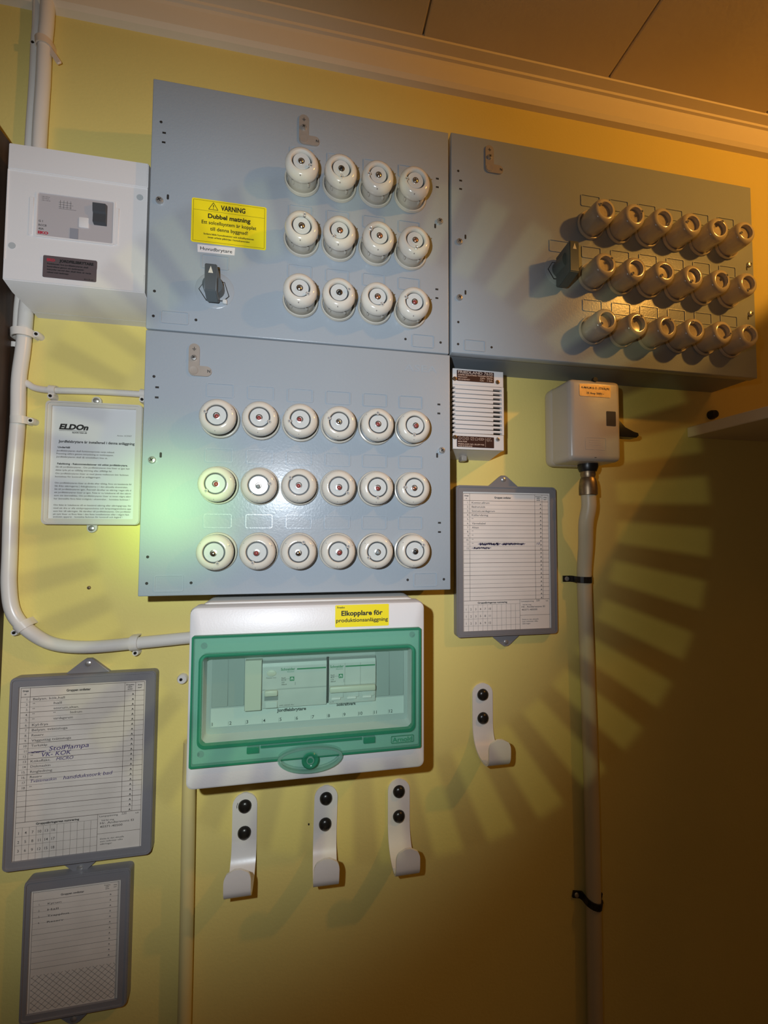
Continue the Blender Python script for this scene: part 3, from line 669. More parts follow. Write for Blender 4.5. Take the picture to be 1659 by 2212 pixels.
def grid_list(pa, pr, N, entries, nums, scribbles, hand, amp, faint=False):
    x0, x1, z0, z1 = pr; W, H = x1 - x0, z1 - z0
    X = lambda u: x0 + W * u
    Z = lambda v: z1 - H * v
    bl = new(); bt = new(); bs = new()
    top, hb, rb = 0.012, 0.064, 0.785
    ln = 0.0004
    for u, va, vb in ((0.012, top, 1.0), (0.082, top, rb), (0.825, top, rb), (0.912, top, rb), (0.985, top, 1.0)): line(bl, X(u), Z(va), X(u), Z(vb), ln, N)
    for v in (top, hb, rb): line(bl, X(0.012), Z(v), X(0.985), Z(v), ln * 1.3, N)
    for i in range(1, 24): line(bl, X(0.012), Z(hb + (rb - hb) * i / 24), X(0.985), Z(hb + (rb - hb) * i / 24), ln * (1.3 if i % 3 == 0 else 0.65), N)
    line(bl, X(0.64), Z(rb), X(0.64), Z(1.0), ln, N); line(bl, X(0.64), Z(0.90), X(0.985), Z(0.90), ln, N)
    for v in (0.815, 0.865, 0.915, 0.965): line(bl, X(0.012), Z(v), X(0.64), Z(v), ln * .6, N)
    for i in range(1, 12): line(bl, X(0.012 + 0.628 * i / 12), Z(0.815), X(0.012 + 0.628 * i / 12), Z(1.0), ln * .6, N)
    text(bt, 'Grupp', X(.047), Z(.033), N, .0018, .045 * W, 'C', .03); text(bt, 'nr', X(.047), Z(.052), N, .0017, None, 'C', .02)
    text(bt, 'Gruppen omfattar', X(.455), Z(.045), N, .0026, .19 * W, 'C', .03)
    for s, v in (('Proppens', .030), ('märk-', .043), ('ström', .056)): text(bt, s, X(.868), Z(v), N, .0016, None, 'C', .02)
    for s, v in (('Area', .034), ('mm²', .050)): text(bt, s, X(.948), Z(v), N, .0017, None, 'C', .02)
    for i in range(24): text(bt, 'A', X(.893), Z(hb + (rb - hb) * (i + .85) / 24), N, .0022, None, 'C', .03)
    for i, (a, b) in enumerate(entries):
        zz = Z(hb + (rb - hb) * (i + .70) / 24)
        text(bs, a, X(.070), zz, N, .0026, None, 'R', .006)
        xo = .105
        if isinstance(b, str): b = ((b, 0.0),)
        for s, du in b: text(bs, s, X(xo + du), zz, N, .0026, len(s) * .0152 * W, 'L', .006)
    text(bt, 'Gruppsäkringarnas numrering', X(.33), Z(.806), N, .0022, .33 * W, 'C', .03)
    for r, row in enumerate(nums):
        for c, s in enumerate(row): text(bs, s, X(.038 + .0523 * c), Z(.853 + .05 * r), N, .0030, None, 'C', .006)
    text(bt, 'Lampspänning', X(.655), Z(.803), N, .0019, .145 * W, 'L'); text(bs, amp, X(.83), Z(.801), N, .0026, None, 'L'); text(bt, 'volt', X(.94), Z(.803), N, .0018, None, 'L')
    text(bt, 'Vid fel ring', X(.67), Z(.828), N, .0018, .10 * W, 'L')
    text(bs, 'Hr. Anderssons El', X(.66), Z(.845), N, .0024, .27 * W, 'L', .006); text(bs, '40371-40500', X(.66), Z(.866), N, .0024, .18 * W, 'L', .006)
    for s, v, wd in (('Detta är den aktuella', .935, .19), ('som redovisar vilka', .950, .18), ('säkringar.', .965, .10)): text(bt, s, X(.665), Z(v), N, .0017, wd * W, 'L')
    print_on(pa, bl, 'ink_line'); print_on(pa, bt, 'ink_soft' if faint else 'ink'); print_on(pa, bs, 'ink_soft')
    if hand or scribbles:
        bh = new()
        for s, u, v, h, wd in hand: text(bh, s, X(u), Z(v), N + .0001, h, wd * W, 'L', 0.0, 0.25, 0.02)
        for (u0, u1, v, h) in scribbles:
            k = int((u1 - u0) * 240); rnd = random.Random(int(u0 * 1000 + v * 999))
            prev = None
            for i in range(k + 1):
                p = (X(u0 + (u1 - u0) * i / k + rnd.uniform(-.006, .006)), Z(v + (h / 2 if i % 2 else -h / 2) + rnd.uniform(-.003, .003)))
                if prev: line(bh, *prev, *p, .0007, N + .0001)
                prev = p
            line(bh, X(u0 - .02), Z(v), X(u1 + .02), Z(v - .002), .0006, N + .0001)
        print_on(pa, bh, 'ink_violet')
grp = 'grey framed fuse lists'
_, pa, pr, N = frame('framed_list', 'grey framed fuse list with violet crossed-out lines beside the fuse board', 'framed list', 0.3058, 0.4602, -0.3088, -0.0955, (0.0098, 0.0090, 0.0080, 0.0090), 'frame_grey', 'paper', [(0.381, True, 'tri'), (0.3825, False, 'tri')], grp)
D_ = '"'
grid_list(pa, pr, N, [('1.', 'Kontor,allrum'), ('2.', 'Badrum,kök'), ('3.', 'Sovrum,vardagsrum'), ('4.', 'Källarvåning'), ('5.', D_), ('6.', 'Värmekabel'), ('7.', 'Altan'), ('8.', D_), ('9', D_), ('10.', D_), ('11', D_), ('12', '')],
          [['1', '2', '3', '4', '7', '10'], ['1', '2', '3', '5', '8', '11'], ['1', '2', '3', '6', '9', '12']], [(.19, .41, .379, .016), (.45, .69, .379, .013), (.12, .30, .408, .010)], [('10', .842, .384, .0032, .035)], '220')
_, pa, pr, N = frame('framed_list', 'large grey framed fuse list with handwritten lines below the bent white conduit', 'framed list', -0.2342, -0.0790, -0.5476, -0.3322, (0.0085, 0.0115, 0.0090, 0.0105), 'frame_grey', 'paper_aged', [(-0.1570, True, 'tri'), (-0.1580, False, 'tri')], grp)
grid_list(pa, pr, N, [('1.', 'Belysn. kök,hall'), ('2.', ((D_, 0), ('hall', .16))), ('3.', ((D_, 0), ('sovrum,altan.', .16))), ('4.', ((D_, 0), (D_, .16), ('badrum', .29))), ('5.', ((D_, 0), ('vardagsrum', .16))), ('6.', 'Kyl-frys'), ('7.', 'Belysn. tvättstuga'), ('8.', 'Reserv'), ('9.', 'Vägguttag tvättstuga'), ('10', 'Torkskåp'), ('11', ''), ('12', D_), ('13', 'Köksfläkt.'), ('14', 'Diskmaskin'), ('15.', 'Ringledning'), ('16.', 'Reserv'), ('17', ''), ('18', D_)],
          [['1', '4', '7', '10', '13', '16'], ['2', '5', '8', '11', '14', '17'], ['3', '6', '9', '12', '15', '18']], [(.105, .20, .387, .003)],
          [('StolPlampa', .24, .386, .0050, .31), ('VK- KOK', .18, .418, .0050, .23), ('MICRO', .30, .446, .0036, .13), ('Tvättmaskin', .105, .562, .0034, .20), ('handdukstork bad', .36, .560, .0040, .38)], '220')
_, pa, pr, N = frame('framed_list', 'small grey framed fuse list with a lattice pattern, lowest of the frames', 'framed list', -0.2113, -0.1008, -0.7158, -0.5605, (0.0063, 0.0105, 0.0080, 0.0125), 'frame_grey', 'paper_aged', [(-0.1590, False, 'tri')], grp)
x0_, x1_, z0_, z1_ = pr; W, H = x1_ - x0_, z1_ - z0_; X = lambda u: x0_ + W * u; Z = lambda v: z1_ - H * v
bm = new()
for u in (.02, .965, .975): line(bm, X(u), Z(.02), X(u), Z(1), .0003, N)
for v in (.025, .095): line(bm, X(.02), Z(v), X(.97), Z(v), .0003, N)
for i in range(1, 13): line(bm, X(.02), Z(.095 + .046 * i), X(.97), Z(.095 + .046 * i), .0003 if i % 3 == 0 else .00016, N)
k = 13
for i in range(-7, 26):                                   # printed lattice at the foot of the form
    a = i / k
    for sgn in (1, -1):
        u0, u1 = (a, a + .36 * 1.25) if sgn > 0 else (a, a - .36 * 1.25)
        p = [(u0, .99), (u1, .70)]
        q = []
        for (u, v) in p: q.append((u, v))
        t0, t1 = 0.0, 1.0
        du = q[1][0] - q[0][0]
        for lim in (.03, .96):
            t = (lim - q[0][0]) / du
            if (lim == .03) == (du > 0): t0 = max(t0, t)
            else: t1 = min(t1, t)
        if t1 > t0: line(bm, X(q[0][0] + du * t0), Z(.99 - .29 * t0), X(q[0][0] + du * t1), Z(.99 - .29 * t1), .0003, N)
print_on(pa, bm, 'ink_line')
bm = new(); text(bm, 'Gruppen omfattar', X(.45), Z(.075), N, .0020, .26 * W, 'C', .03)
for i in range(12): text(bm, 'A', X(.88), Z(.13 + .046 * i), N, .0018, None, 'C', .02)
for s, v in (('Proppens', .045), ('märk-', .06), ('ström', .075)): text(bm, s, X(.84), Z(v), N, .0012, None, 'C', .02)
for s, v in (('Area', .05), ('mm²', .068)): text(bm, s, X(.93), Z(v), N, .0012, None, 'C', .02)
for i, (a, s) in enumerate((('1.', 'Kyrum'), ('2.', 'Hall'), ('3.', 'Trapphus'), ('4.', 'Reserv'))): text(bm, a, X(.10), Z(.135 + .050 * i), N, .0020, None, 'R'); text(bm, s, X(.18), Z(.135 + .050 * i), N, .0020, len(s) * .03 * W, 'L', .006)
print_on(pa, bm, 'ink_soft')
# instruction sheet
_, pa, pr, N = frame('instruction_frame', 'white framed instruction sheet under the thin conduit beside the fuse board', 'framed sheet', -0.2099, -0.1030, -0.1547, -0.0058, (0.0062, 0.0076, 0.0072, 0.0060), 'frame_white', 'paper_white', [(-0.1586, True, 'round'), (-0.1589, False, 'round')], None)
x0_, x1_, z0_, z1_ = pr; W, H = x1_ - x0_, z1_ - z0_; X = lambda u: x0_ + W * u; Z = lambda v: z1_ - H * v
bm = new()
text(bm, 'ELDOn', X(.085), Z(.205), N, .0062, .335 * W, 'L', .05, 0.25)
line(bm, X(.085), Z(.217), X(.41), Z(.217), .0004, N); text(bm, 'ELDON VASA AB', X(.24), Z(.238), N, .0016, .17 * W, 'L', .04)
text(bm, 'Jordfelsbrytare är installerad i denna anläggning', X(.085), Z(.325), N, .0030, .90 * W, 'L', .025)
for s, v, wd in (('Underhåll', .375, .14), ('Felsökning - Rekommendationer vid utlöst jordfelsbrytare.', .522, .83)): text(bm, s, X(.08), Z(v), N, .0021, wd * W, 'L', .03)
print_on(pa, bm, 'ink')
bm = new(); text(bm, 'Anvisn. ACINST', X(.95), Z(.250), N, .0018, .18 * W, 'R')
for s, v, wd in (('Jordfelsbrytaren skall funktionsprovas varje månad.', .405, .68), ('Provning utförs genom intryckning av testknappen.', .432, .67), ('Jordfelsbrytaren skall då omedelbart lösa ut.', .460, .60),
                 ('Slå till jordfelsbrytaren . Om jordfelsbrytaren inte löser ut igen kan', .550, .87), ('detta tyda på en tillfällig störning eller tillfälligt fel.', .578, .66), ('Om jordfelsbrytaren löser ut med jämna mellanrum bör fackman', .608, .86), ('kontaktas för kontroll av anläggningen.', .636, .53),
                 ('Om jordfelsbrytaren löser ut direkt efter tillslag, finns ett bestående fel', .692, .90), ('Slå ifrån säkringarna ( dvärgbrytarna ) i den aktuella elcentralen.', .720, .86), ('Slå till jordfelsbrytaren igen. Återställ därefter en säkring i taget tills d', .748, .90), ('att jordfelsbrytaren löser ut igen. Felet är nu lokaliserat till den säkrin', .776, .90), ('som sist återställdes. Om jordfelsbrytaren löser ut innan några säkri', .804, .90), ('har återställts finns felet troligtvis i elcentralen. - kontakta fackman !', .832, .89),
                 ('Om felet är lokaliserat till en bestämd säkring eller säkringsgrupp, för', .888, .91), ('med att dra ur alla stickproppsanslutna och lamputtagsanslutna app', .915, .91), ('som hör till säkringen. Slå därefter till jordfelsbrytaren. Om jordfelsbr', .942, .91), ('på nytt löser ut finns felet i den fasta installationen eller i någon fast', .968, .89), ('ansluten apparat - kontakta fackman för kontroll och åtgärd !', .992, .81)):
    text(bm, s, X(.075 - .02 * v), Z(v), N, .0019, wd * W, 'L', .008)
print_on(pa, bm, 'ink_soft')

# ------------------------------------------------------------------ chime transformer
tr = thing('chime_transformer', 'white slatted chime transformer with brown rating plates under the wide fuse board', 'transformer', 0.3255, 0.0, 0.003)
tx0, tx1, tz0, tz1, tn = 0.2890, 0.3620, -0.0512, 0.0580, 0.0450
bm = new(); profile_box(bm, [(0.0, tz0 - 0.0065), (tn - 0.006, tz0), (tn - 0.006, tz1), (0.0, tz1)], tx0 + 0.0015, tx1 - 0.0015); fin('body', bm, 'white_side', tr, smooth=False)
w_ = 9.62; Q = lambda a, b: at(960 + a / w_, 780 + b / w_, tn)
zh = Q(700, 515)[1]; zl = Q(700, 1515)[1]
for za, zb in ((zh, tz1), (tz0, zl)):
    bm = new(); addbox(bm, tx0, tx1, tn - 0.008, tn, za, zb, 0.0006, 1); fin('end_plate', bm, 'white_plastic', tr)
bm = new(); addbox(bm, tx0 + 0.001, tx1 - 0.001, tn - 0.0078, tn - 0.006, zl, zh); fin('grille_back', bm, 'slot_dark', tr, smooth=False)
pitch = (zh - zl) / 11.0
for i in range(11):
    za = zl + pitch * i
    bm = new(); addbox(bm, tx0 + 0.0035, tx1 - 0.0150, tn - 0.006, tn, za + 0.0004, za + pitch - 0.0004, 0.0005, 1); addbox(bm, tx0, tx1, tn - 0.006, tn - 0.0003, za + pitch * 0.48, za + pitch - 0.0004); fin('slat', bm, 'white_plastic', tr)
bm = new(); addbox(bm, tx1 - 0.0028, tx1, tn - 0.006, tn, zl, zh); fin('grille_edge', bm, 'white_plastic', tr, smooth=False)
pl = [Q(255, 185), Q(1028, 240), Q(260, 405), Q(1025, 462)]
a = ((pl[0][0] + pl[2][0]) / 2, (pl[1][0] + pl[3][0]) / 2, (pl[2][1] + pl[3][1]) / 2, (pl[0][1] + pl[1][1]) / 2)
bm = new(); addprism(bm, rrect(*a, 0.0008, 2), tn, tn + 0.0004); p1 = fin('rating_plate', bm, 'plate_brown', tr, smooth=False)
W, H = a[1] - a[0], a[3] - a[2]; NP = tn + 0.0006; bm = new()
text(bm, 'FRIEDLAND 763S', a[0] + .03 * W, a[3] - .29 * H, NP, .0036, .94 * W, 'L', .02)
text(bm, 'CHIME ISOLATING TRANSFORMER', a[0] + .03 * W, a[3] - .49 * H, NP, .0019, .94 * W, 'L', .02)
for s, s2, v in (('PRIMARY', '220v  50Hz', .70), ('SECONDARY', '12v   1·0A', .91)): text(bm, s, a[0] + .03 * W, a[3] - v * H, NP, .0018, (.25 if v < .8 else .32) * W, 'L', .01); text(bm, s2, a[0] + .62 * W, a[3] - v * H, NP, .0021, .34 * W, 'L', .01)
print_on(p1, bm, 'plate_pale')
pl = [Q(255, 1550), Q(1030, 1590), Q(262, 1780), Q(1028, 1815)]
a = ((pl[0][0] + pl[2][0]) / 2, (pl[1][0] + pl[3][0]) / 2, (pl[2][1] + pl[3][1]) / 2, (pl[0][1] + pl[1][1]) / 2)
bm = new(); addprism(bm, rrect(*a, 0.0008, 2), tn, tn + 0.0004); p2 = fin('approval_plate', bm, 'plate_brown', tr, smooth=False)
W, H = a[1] - a[0], a[3] - a[2]; bm = new()
def circ(cx, cz, r, wd=.0003):
    k = 14
    for i in range(k): line(bm, cx + r * math.cos(2 * math.pi * i / k), cz + r * math.sin(2 * math.pi * i / k), cx + r * math.cos(2 * math.pi * (i + 1) / k), cz + r * math.sin(2 * math.pi * (i + 1) / k), wd, NP)
for i, s in enumerate('NSD'): cx = a[0] + (.075 + .10 * i) * W; cz = a[3] - .22 * H; circ(cx, cz, .0021); text(bm, s, cx, cz - .0008, NP, .0016, None, 'C')
bx, bz = a[0] + .41 * W, a[3] - .22 * H
for q in (((-1, -1), (1, -1)), ((1, -1), (1, 1)), ((1, 1), (-1, 1)), ((-1, 1), (-1, -1)), ((-.5, -.5), (.5, .5))): line(bm, bx + .0021 * q[0][0], bz + .0018 * q[0][1], bx + .0021 * q[1][0], bz + .0018 * q[1][1], .0003, NP)
cx = a[0] + .52 * W; circ(cx, bz, .0017); line(bm, cx - .002, bz - .002, cx - .0008, bz - .0016, .0003, NP); line(bm, cx + .002, bz - .002, cx + .0008, bz - .0016, .0003, NP)
cx = a[0] + .65 * W; circ(cx - .0009, bz, .0015); circ(cx + .0009, bz, .0015); line(bm, cx - .0042, bz, cx - .002, bz + .0017, .0003, NP); line(bm, cx - .0042, bz, cx - .002, bz - .0017, .0003, NP); line(bm, cx + .0042, bz, cx + .002, bz + .0017, .0003, NP); line(bm, cx + .0042, bz, cx + .002, bz - .0017, .0003, NP)
line(bm, a[0] + .765 * W, a[3] - .08 * H, a[0] + .765 * W, a[3] - .92 * H, .0003, NP); circ(a[0] + .835 * W, bz - .0006, .0021); text(bm, 'B', a[0] + .835 * W, bz - .0015, NP, .0018, None, 'C'); text(bm, 'BSI', a[0] + .88 * W, bz + .0006, NP, .0012); text(bm, '10.86', a[0] + .88 * W, bz - .0022, NP, .0012)
for s, v, wd in (('RUN FOR', .56, .24), ('FRIEDLAND NO. ELLEM 926', .78, .70), ('MADE IN ENGLAND', .96, .38)): text(bm, s, a[0] + .03 * W, a[3] - v * H, NP, .0017, wd * W, 'L', .02)
print_on(p2, bm, 'plate_pale')
for (u, v, mt) in ((1105, 438, 'bronze'), (1108, 1628, 'chrome'), (165, 362, 'bronze'), (165, 1578, 'bronze')):
    x, z = Q(u, v); x = max(x, tx0 + 0.0028); screw(tr, x, tn, z, 0.0030, mt, 'screw', 0.0016)
x, z = at(999, 993, 0.012); bm = new(); addbox(bm, x - 0.004, x + 0.004, 0.006, 0.020, z - 0.003, z + 0.005, 0.001, 1); fin('cable_clip', bm, 'brushed_plate', tr)

# ------------------------------------------------------------------ beige switch box, gland and its pipe
sb = thing('switch_box', 'beige metal switch box with dark window and black side handle under the wide board', 'switch box', 0.488, 0.0, -0.008)
bm = new(); addbox(bm, 0.4470, 0.5285, 0.0, 0.030, -0.0652, 0.0500, 0.010, 4)
bmesh.ops.bisect_plane(bm, geom=list(bm.verts) + list(bm.edges) + list(bm.faces), plane_co=V(0, 0, 0), plane_no=(0, 1, 0), clear_outer=True)
fin('base', bm, 'switch_beige', sb)
bm = new(); addbox(bm, 0.4482, 0.5275, 0.010, 0.0655, -0.0640, 0.0488, 0.0075, 5); fin('cover', bm, 'switch_beige', sb)
sn = 0.0655; Q = lambda a, b, n=sn: at(1170 + a / 6.9125, 790 + b / 6.9125, n)
r = [Q(565, 265), Q(1028, 305), Q(560, 445), Q(1025, 485)]
a = ((r[0][0] + r[2][0]) / 2, (r[1][0] + r[3][0]) / 2, (r[2][1] + r[3][1]) / 2, (r[0][1] + r[1][1]) / 2)
bm = new(); addprism(bm, rrect(*a, 0.0018), sn - 0.0003, sn + 0.0005); st = fin('rating_label', bm, 'brass_label', sb, smooth=False)
W, H = a[1] - a[0], a[3] - a[2]; bm = new(); text(bm, 'A-MALM & O. STRÅLIN', a[0] + .05 * W, a[3] - .37 * H, sn + .0007, .0030, .90 * W, 'L', .01); text(bm, '25 Amp 500V~', a[0] + .22 * W, a[3] - .80 * H, sn + .0007, .0027, .56 * W, 'L', .01); print_on(st, bm, 'ink_soft')
r = [Q(965, 680), Q(1105, 685), Q(970, 895), Q(1105, 908)]
bm = new(); addprism(bm, rrect(r[0][0], r[1][0], (r[2][1] + r[3][1]) / 2, (r[0][1] + r[1][1]) / 2, 0.0010, 2), sn - 0.0004, sn + 0.0003); fin('window', bm, 'window_dark', sb, smooth=False)
r = [Q(650, 1060), Q(960, 1085), Q(650, 1250), Q(960, 1260)]
a = (r[0][0], r[1][0], (r[2][1] + r[3][1]) / 2, (r[0][1] + r[1][1]) / 2)
bm = new(); addring(bm, rrect(*a, 0.0015), rrect(a[0] + .0005, a[1] - .0005, a[2] + .0005, a[3] - .0005, 0.0012), sn - 0.0002, sn + 0.0003)
for i, v in enumerate((.22, .40, .58)): addbox(bm, a[0] + .006, a[1] - .008, sn - 0.0001, sn + 0.0002, a[3] - v * (a[3] - a[2]) - .0004, a[3] - v * (a[3] - a[2]) + .0004)
fin('embossed_plate', bm, 'switch_beige', sb)
for (u, v) in ((785, 215), (785, 1345)):
    x, z = Q(u, v, 0.062); bm = new(); lathe(bm, [(0.0, 0.0), (0.0034, 0.0), (0.0034, 0.0045), (0.0, 0.0045)], x, z, 0.0605, 14); fin('cover_screw', bm, 'slot_dark', sb)
bm = new(); zk = -0.0045
lathe(bm, [(0.0, 0), (0.0085, 0), (0.0075, 0.006), (0.0, 0.006)], 0.5275, zk, 0.040, 18, 'x')
pts = [(0.5290, zk + 0.010), (0.5365, zk + 0.0085), (0.5480, zk - 0.006), (0.5620, zk - 0.011), (0.5705, zk - 0.0125), (0.5715, zk - 0.0165), (0.5680, zk - 0.0195), (0.5290, zk - 0.0195)]
addprism(bm, pts, 0.033, 0.047, 0.001); fin('handle', bm, 'black_plastic', sb)
gl = thing('cable_gland', 'bronze threaded cable gland under the beige switch box', 'cable gland', 0.4955, 0.036, -0.068)
gx, gn = 0.4955, 0.036
bm = new(); lathe(bm, [(0.0, -0.0640), (0.0135, -0.0640), (0.0138, -0.0685), (0.0115, -0.0745), (0.0, -0.0745)], gx, 0, gn, 24, 'z'); fin('lock_nut', bm, 'black_plastic', gl)
bm = new(); lathe(bm, [(0.0, -0.0740), (0.0098, -0.0740), (0.0102, -0.0790), (0.0092, -0.0830), (0.0104, -0.0850), (0.0116, -0.0900), (0.0124, -0.0980), (0.0124, -0.1078), (0.0116, -0.1085), (0.0, -0.1085)], gx, 0, gn, 24, 'z'); fin('sleeve', bm, 'bronze', gl)
def P(u, v, n):
    x, z = at(u, v, n); return (x, n, z)
pts = spline([(gx, gn, -0.105), (gx + 0.0005, gn, -0.125), P(1266, 1130, 0.031), P(1265, 1180, 0.021), P(1262, 1250, 0.0120), P(1267, 1400, 0.0108), P(1277, 1700, 0.0108), P(1282, 1940, 0.0108), P(1286, 2212, 0.0108), (0.510, 0.0108, -1.1), (0.510, 0.0108, -Z0)], 6)
bm = new(); tube(bm, pts, 0.0102, 16); tag(fin('cable_pipe', bm, 'pvc_tan'), 'thick tan cable running down the wall from the beige switch box', 'cable')
def black_clamp(px, py, rot, label):
    x, z = at(px, py, 0.0108); t = thing('cable_clamp', label, 'clamp', x, 0.0, z, 'black saddle clamps on the thick cable')
    ZO[0] = 0.0; R_ = 0.0110; hw = 0.0045
    bm = new(); prof = [(-0.026, 0.0), (-0.026, 0.0022)] + [(-(R_ + .0015) * math.cos(math.radians(a)) , 0.0108 + (R_ + .0015) * math.sin(math.radians(a))) for a in range(-35, 216, 25)] + [(0.020, 0.0022), (0.020, 0.0), (0.0122, 0.0)] + [(R_ * math.cos(math.radians(a)) , 0.0108 + R_ * math.sin(math.radians(a))) for a in range(-55, 236, 25)] + [(-0.0122, 0.0)]
    prof = [(-0.026, 0.0), (-0.026, 0.0024), (-0.0150, 0.0024), (-0.0128, 0.0055)] + [(-(R_ + .0018) * math.cos(math.radians(a)), 0.0108 + (R_ + .0018) * math.sin(math.radians(a))) for a in range(0, 181, 20)] + [(0.0128, 0.0055), (0.0150, 0.0024), (0.022, 0.0024), (0.022, 0.0), (0.0110, 0.0)] + [(R_ * math.cos(math.radians(a)), 0.0108 + R_ * math.sin(math.radians(a))) for a in range(0, 181, 20)] + [(-0.0110, 0.0)]
    A = [bm.verts.new(Vector((a, -b, -hw))) for a, b in prof]; B = [bm.verts.new(Vector((a, -b, hw))) for a, b in prof]; k = len(prof)
    for i in range(k): bm.faces.new((A[i], A[(i + 1) % k], B[(i + 1) % k], B[i]))
    bm.faces.new(A); bm.faces.new(list(reversed(B)))
    t['_loc'] = (0, 0, 0); s = fin('strap', bm, 'screw_black', t, smooth=False)
    bm = new(); lathe(bm, [(0.0036, 0), (0.0030, 0.0014), (0, 0.002)], -0.0205, 0, 0.0023, 12); fin('screw', bm, 'chrome', t)
    t.rotation_euler = (0, math.radians(rot), 0); t['_loc'] = None; del t['_loc']; ZO[0] = Z0
black_clamp(1259, 1251, 0, 'black saddle clamp on the thick cable beside the framed list with violet lines')
black_clamp(1281, 1946, 12, 'crooked black saddle clamp low on the thick cable, below the other clamp')

# ------------------------------------------------------------------ white conduits on the left and their clips
def conduit(name, label, pts, r, mt, k=6):
    bm = new(); tube(bm, spline(pts, k) if k else pts, r, 14); return tag(fin(name, bm, mt), label, 'conduit')
n1 = 0.0082
s = 2.6975; L = lambda a, b: P(a / s, 600 + b / s, n1)
conduit('conduit', 'white conduit bending from the breaker box round to the green-windowed box', [(-0.2350, n1, 0.165), (-0.2352, n1, 0.120), L(152, 200), L(136, 400), L(110, 600), L(103, 850), L(68, 1300), L(57, 1600), L(52, 1800), L(77, 1950), L(160, 2050), L(300, 2130), L(500, 2152), L(780, 2130), L(1079, 2100), (-0.0210, n1, -0.2930)], 0.0074, 'pvc_white')
conduit('conduit', 'thin white conduit crossing above the instruction sheet', [P(50, 823, 0.005), P(60, 829, .005), P(76, 838, .005), P(112, 843, .005), P(208, 846, .005), P(308, 852, .005), (-0.080, 0.005, 0.0086)], 0.0040, 'pvc_white')
conduit('conduit', 'wide white conduit from the ceiling into the breaker box', [(-0.2263, n1, 0.560 - 0.025), P(104, 0, n1), P(101, 50, n1), P(97, 95, n1), P(93, 180, n1), P(85, 318, n1), (-0.2260, n1, 0.240)], 0.0076, 'pvc_white')
conduit('conduit', 'narrow white conduit bundled beside the wide one above the breaker box', [(-0.2425, 0.0055, 0.535), P(80, 0, .0055), P(79, 60, .0055), P(76, 95, .0055), P(72, 180, .0055), P(63, 318, .0055), (-0.2425, 0.0055, 0.175)], 0.0047, 'pvc_white')
conduit('conduit', 'short narrow white conduit ending at a clip just below the breaker box', [(-0.2432, 0.0052, 0.165), P(40, 660, .0052), P(37, 705, .0052), P(36, 727, .0052)], 0.0044, 'pvc_white')
conduit('conduit', 'cream painted conduit running down from the green-windowed box', [(-0.0385, 0.009, -0.4200), P(408, 1712, .009), P(404, 1950, .009), P(398, 2212, .009), (-0.0385, 0.009, -1.2), (-0.0385, 0.009, -Z0)], 0.0079, 'pvc_painted', 4)
def clip(px, py, pn, r, ang, side, label, w=0.0045, mt='pvc_white', tail=False):
    """saddle clip round a pipe; ang = direction of the pipe in the wall plane (90 = upright)"""
    x, z = at(px, py, pn)
    t = thing('conduit_clip', label, 'clip', x, 0.0, z, 'white conduit clips')
    ZO[0] = 0.0; t['_loc'] = (0, 0, 0); R1, R2 = r + 0.0002, r + 0.0016
    bm = new(); prof = [(-R2, 0.0)] + [(-R2 * math.cos(math.radians(a)), pn + R2 * math.sin(math.radians(a))) for a in range(0, 181, 18)] + [(R2, 0.0), (R1, 0.0)] + [(R1 * math.cos(math.radians(a)), pn + R1 * math.sin(math.radians(a))) for a in range(0, 181, 18)] + [(-R1, 0.0)]
    A = [bm.verts.new(Vector((a, -b, -w))) for a, b in prof]; B = [bm.verts.new(Vector((a, -b, w))) for a, b in prof]; k = len(prof)
    for i in range(k): bm.faces.new((A[i], A[(i + 1) % k], B[(i + 1) % k], B[i]))
    bm.faces.new(A); bm.faces.new(list(reversed(B))); fin('saddle', bm, mt, t, ang=50)
    bm = new(); lathe(bm, [(0.0042, 0.0), (0.0042, 0.006), (0.0034, 0.0095), (0.0, 0.0095)], side * (R2 + 0.0026), 0, 0.0, 14); addbox(bm, min(side * R1, side * (R2 + .003)), max(side * R1, side * (R2 + .003)), 0.0, 0.0085, -0.0032, 0.0032); fin('nail_boss', bm, mt, t)
    bm = new(); lathe(bm, [(0.0019, 0), (0.0017, 0.0009), (0, 0.0012)], side * (R2 + 0.0026), 0, 0.0095, 10); fin('nail', bm, 'screw_black', t)
    if tail:
        bm = new(); addbox(bm, R2 * 0.6, R2 + 0.022, 0.004, 0.0065, -0.003, 0.003, 0.0008, 1); o = fin('tail', bm, 'tie_pink', t); o.rotation_euler = (0, math.radians(62), 0); o.location = (0.001, -0.004, 0.004)
    t.rotation_euler = (0, -math.radians(ang - 90), 0); del t['_loc']; ZO[0] = Z0
clip(96, 97, n1, 0.0078, 96, -1, 'white clip with a slanting tail on the conduits near the cornice', tail=True, mt='tie_pink')
clip(50, 722, n1, 0.0102, 94, 1, 'white clip holding the conduit right under the breaker box')
clip(33, 746, 0.0052, 0.0030, 90, -1, 'small white clip at the end of the short narrow conduit', 0.003)
clip(43, 909, n1, 0.0076, 93, 1, 'white clip on the upright conduit beside the instruction sheet')
clip(52, 1352, n1, 0.0076, 128, -1, 'white clip on the conduit bend above the large framed list')
clip(292, 1389, n1, 0.0076, 184, -1, 'white clip on the level conduit running to the green-windowed box')
clip(115, 843, 0.005, 0.0042, 177, -1, 'white clip on the thin conduit next to the upright conduit', 0.0036)
clip(311, 851, 0.005, 0.0042, 177, -1, 'white clip on the thin conduit at the edge of the fuse board', 0.0036)
x, z = at(390, 1467, 0.004); t = thing('conduit_clip', 'white clip half hidden behind the flank of the green-windowed box', 'clip', x, 0, z, 'white conduit clips')
bm = new(); lathe(bm, [(0.0062, 0), (0.0062, 0.004), (0.0052, 0.006), (0, 0.006)], x + 0.002, z, 0, 16); fin('boss', bm, 'pvc_white', t)
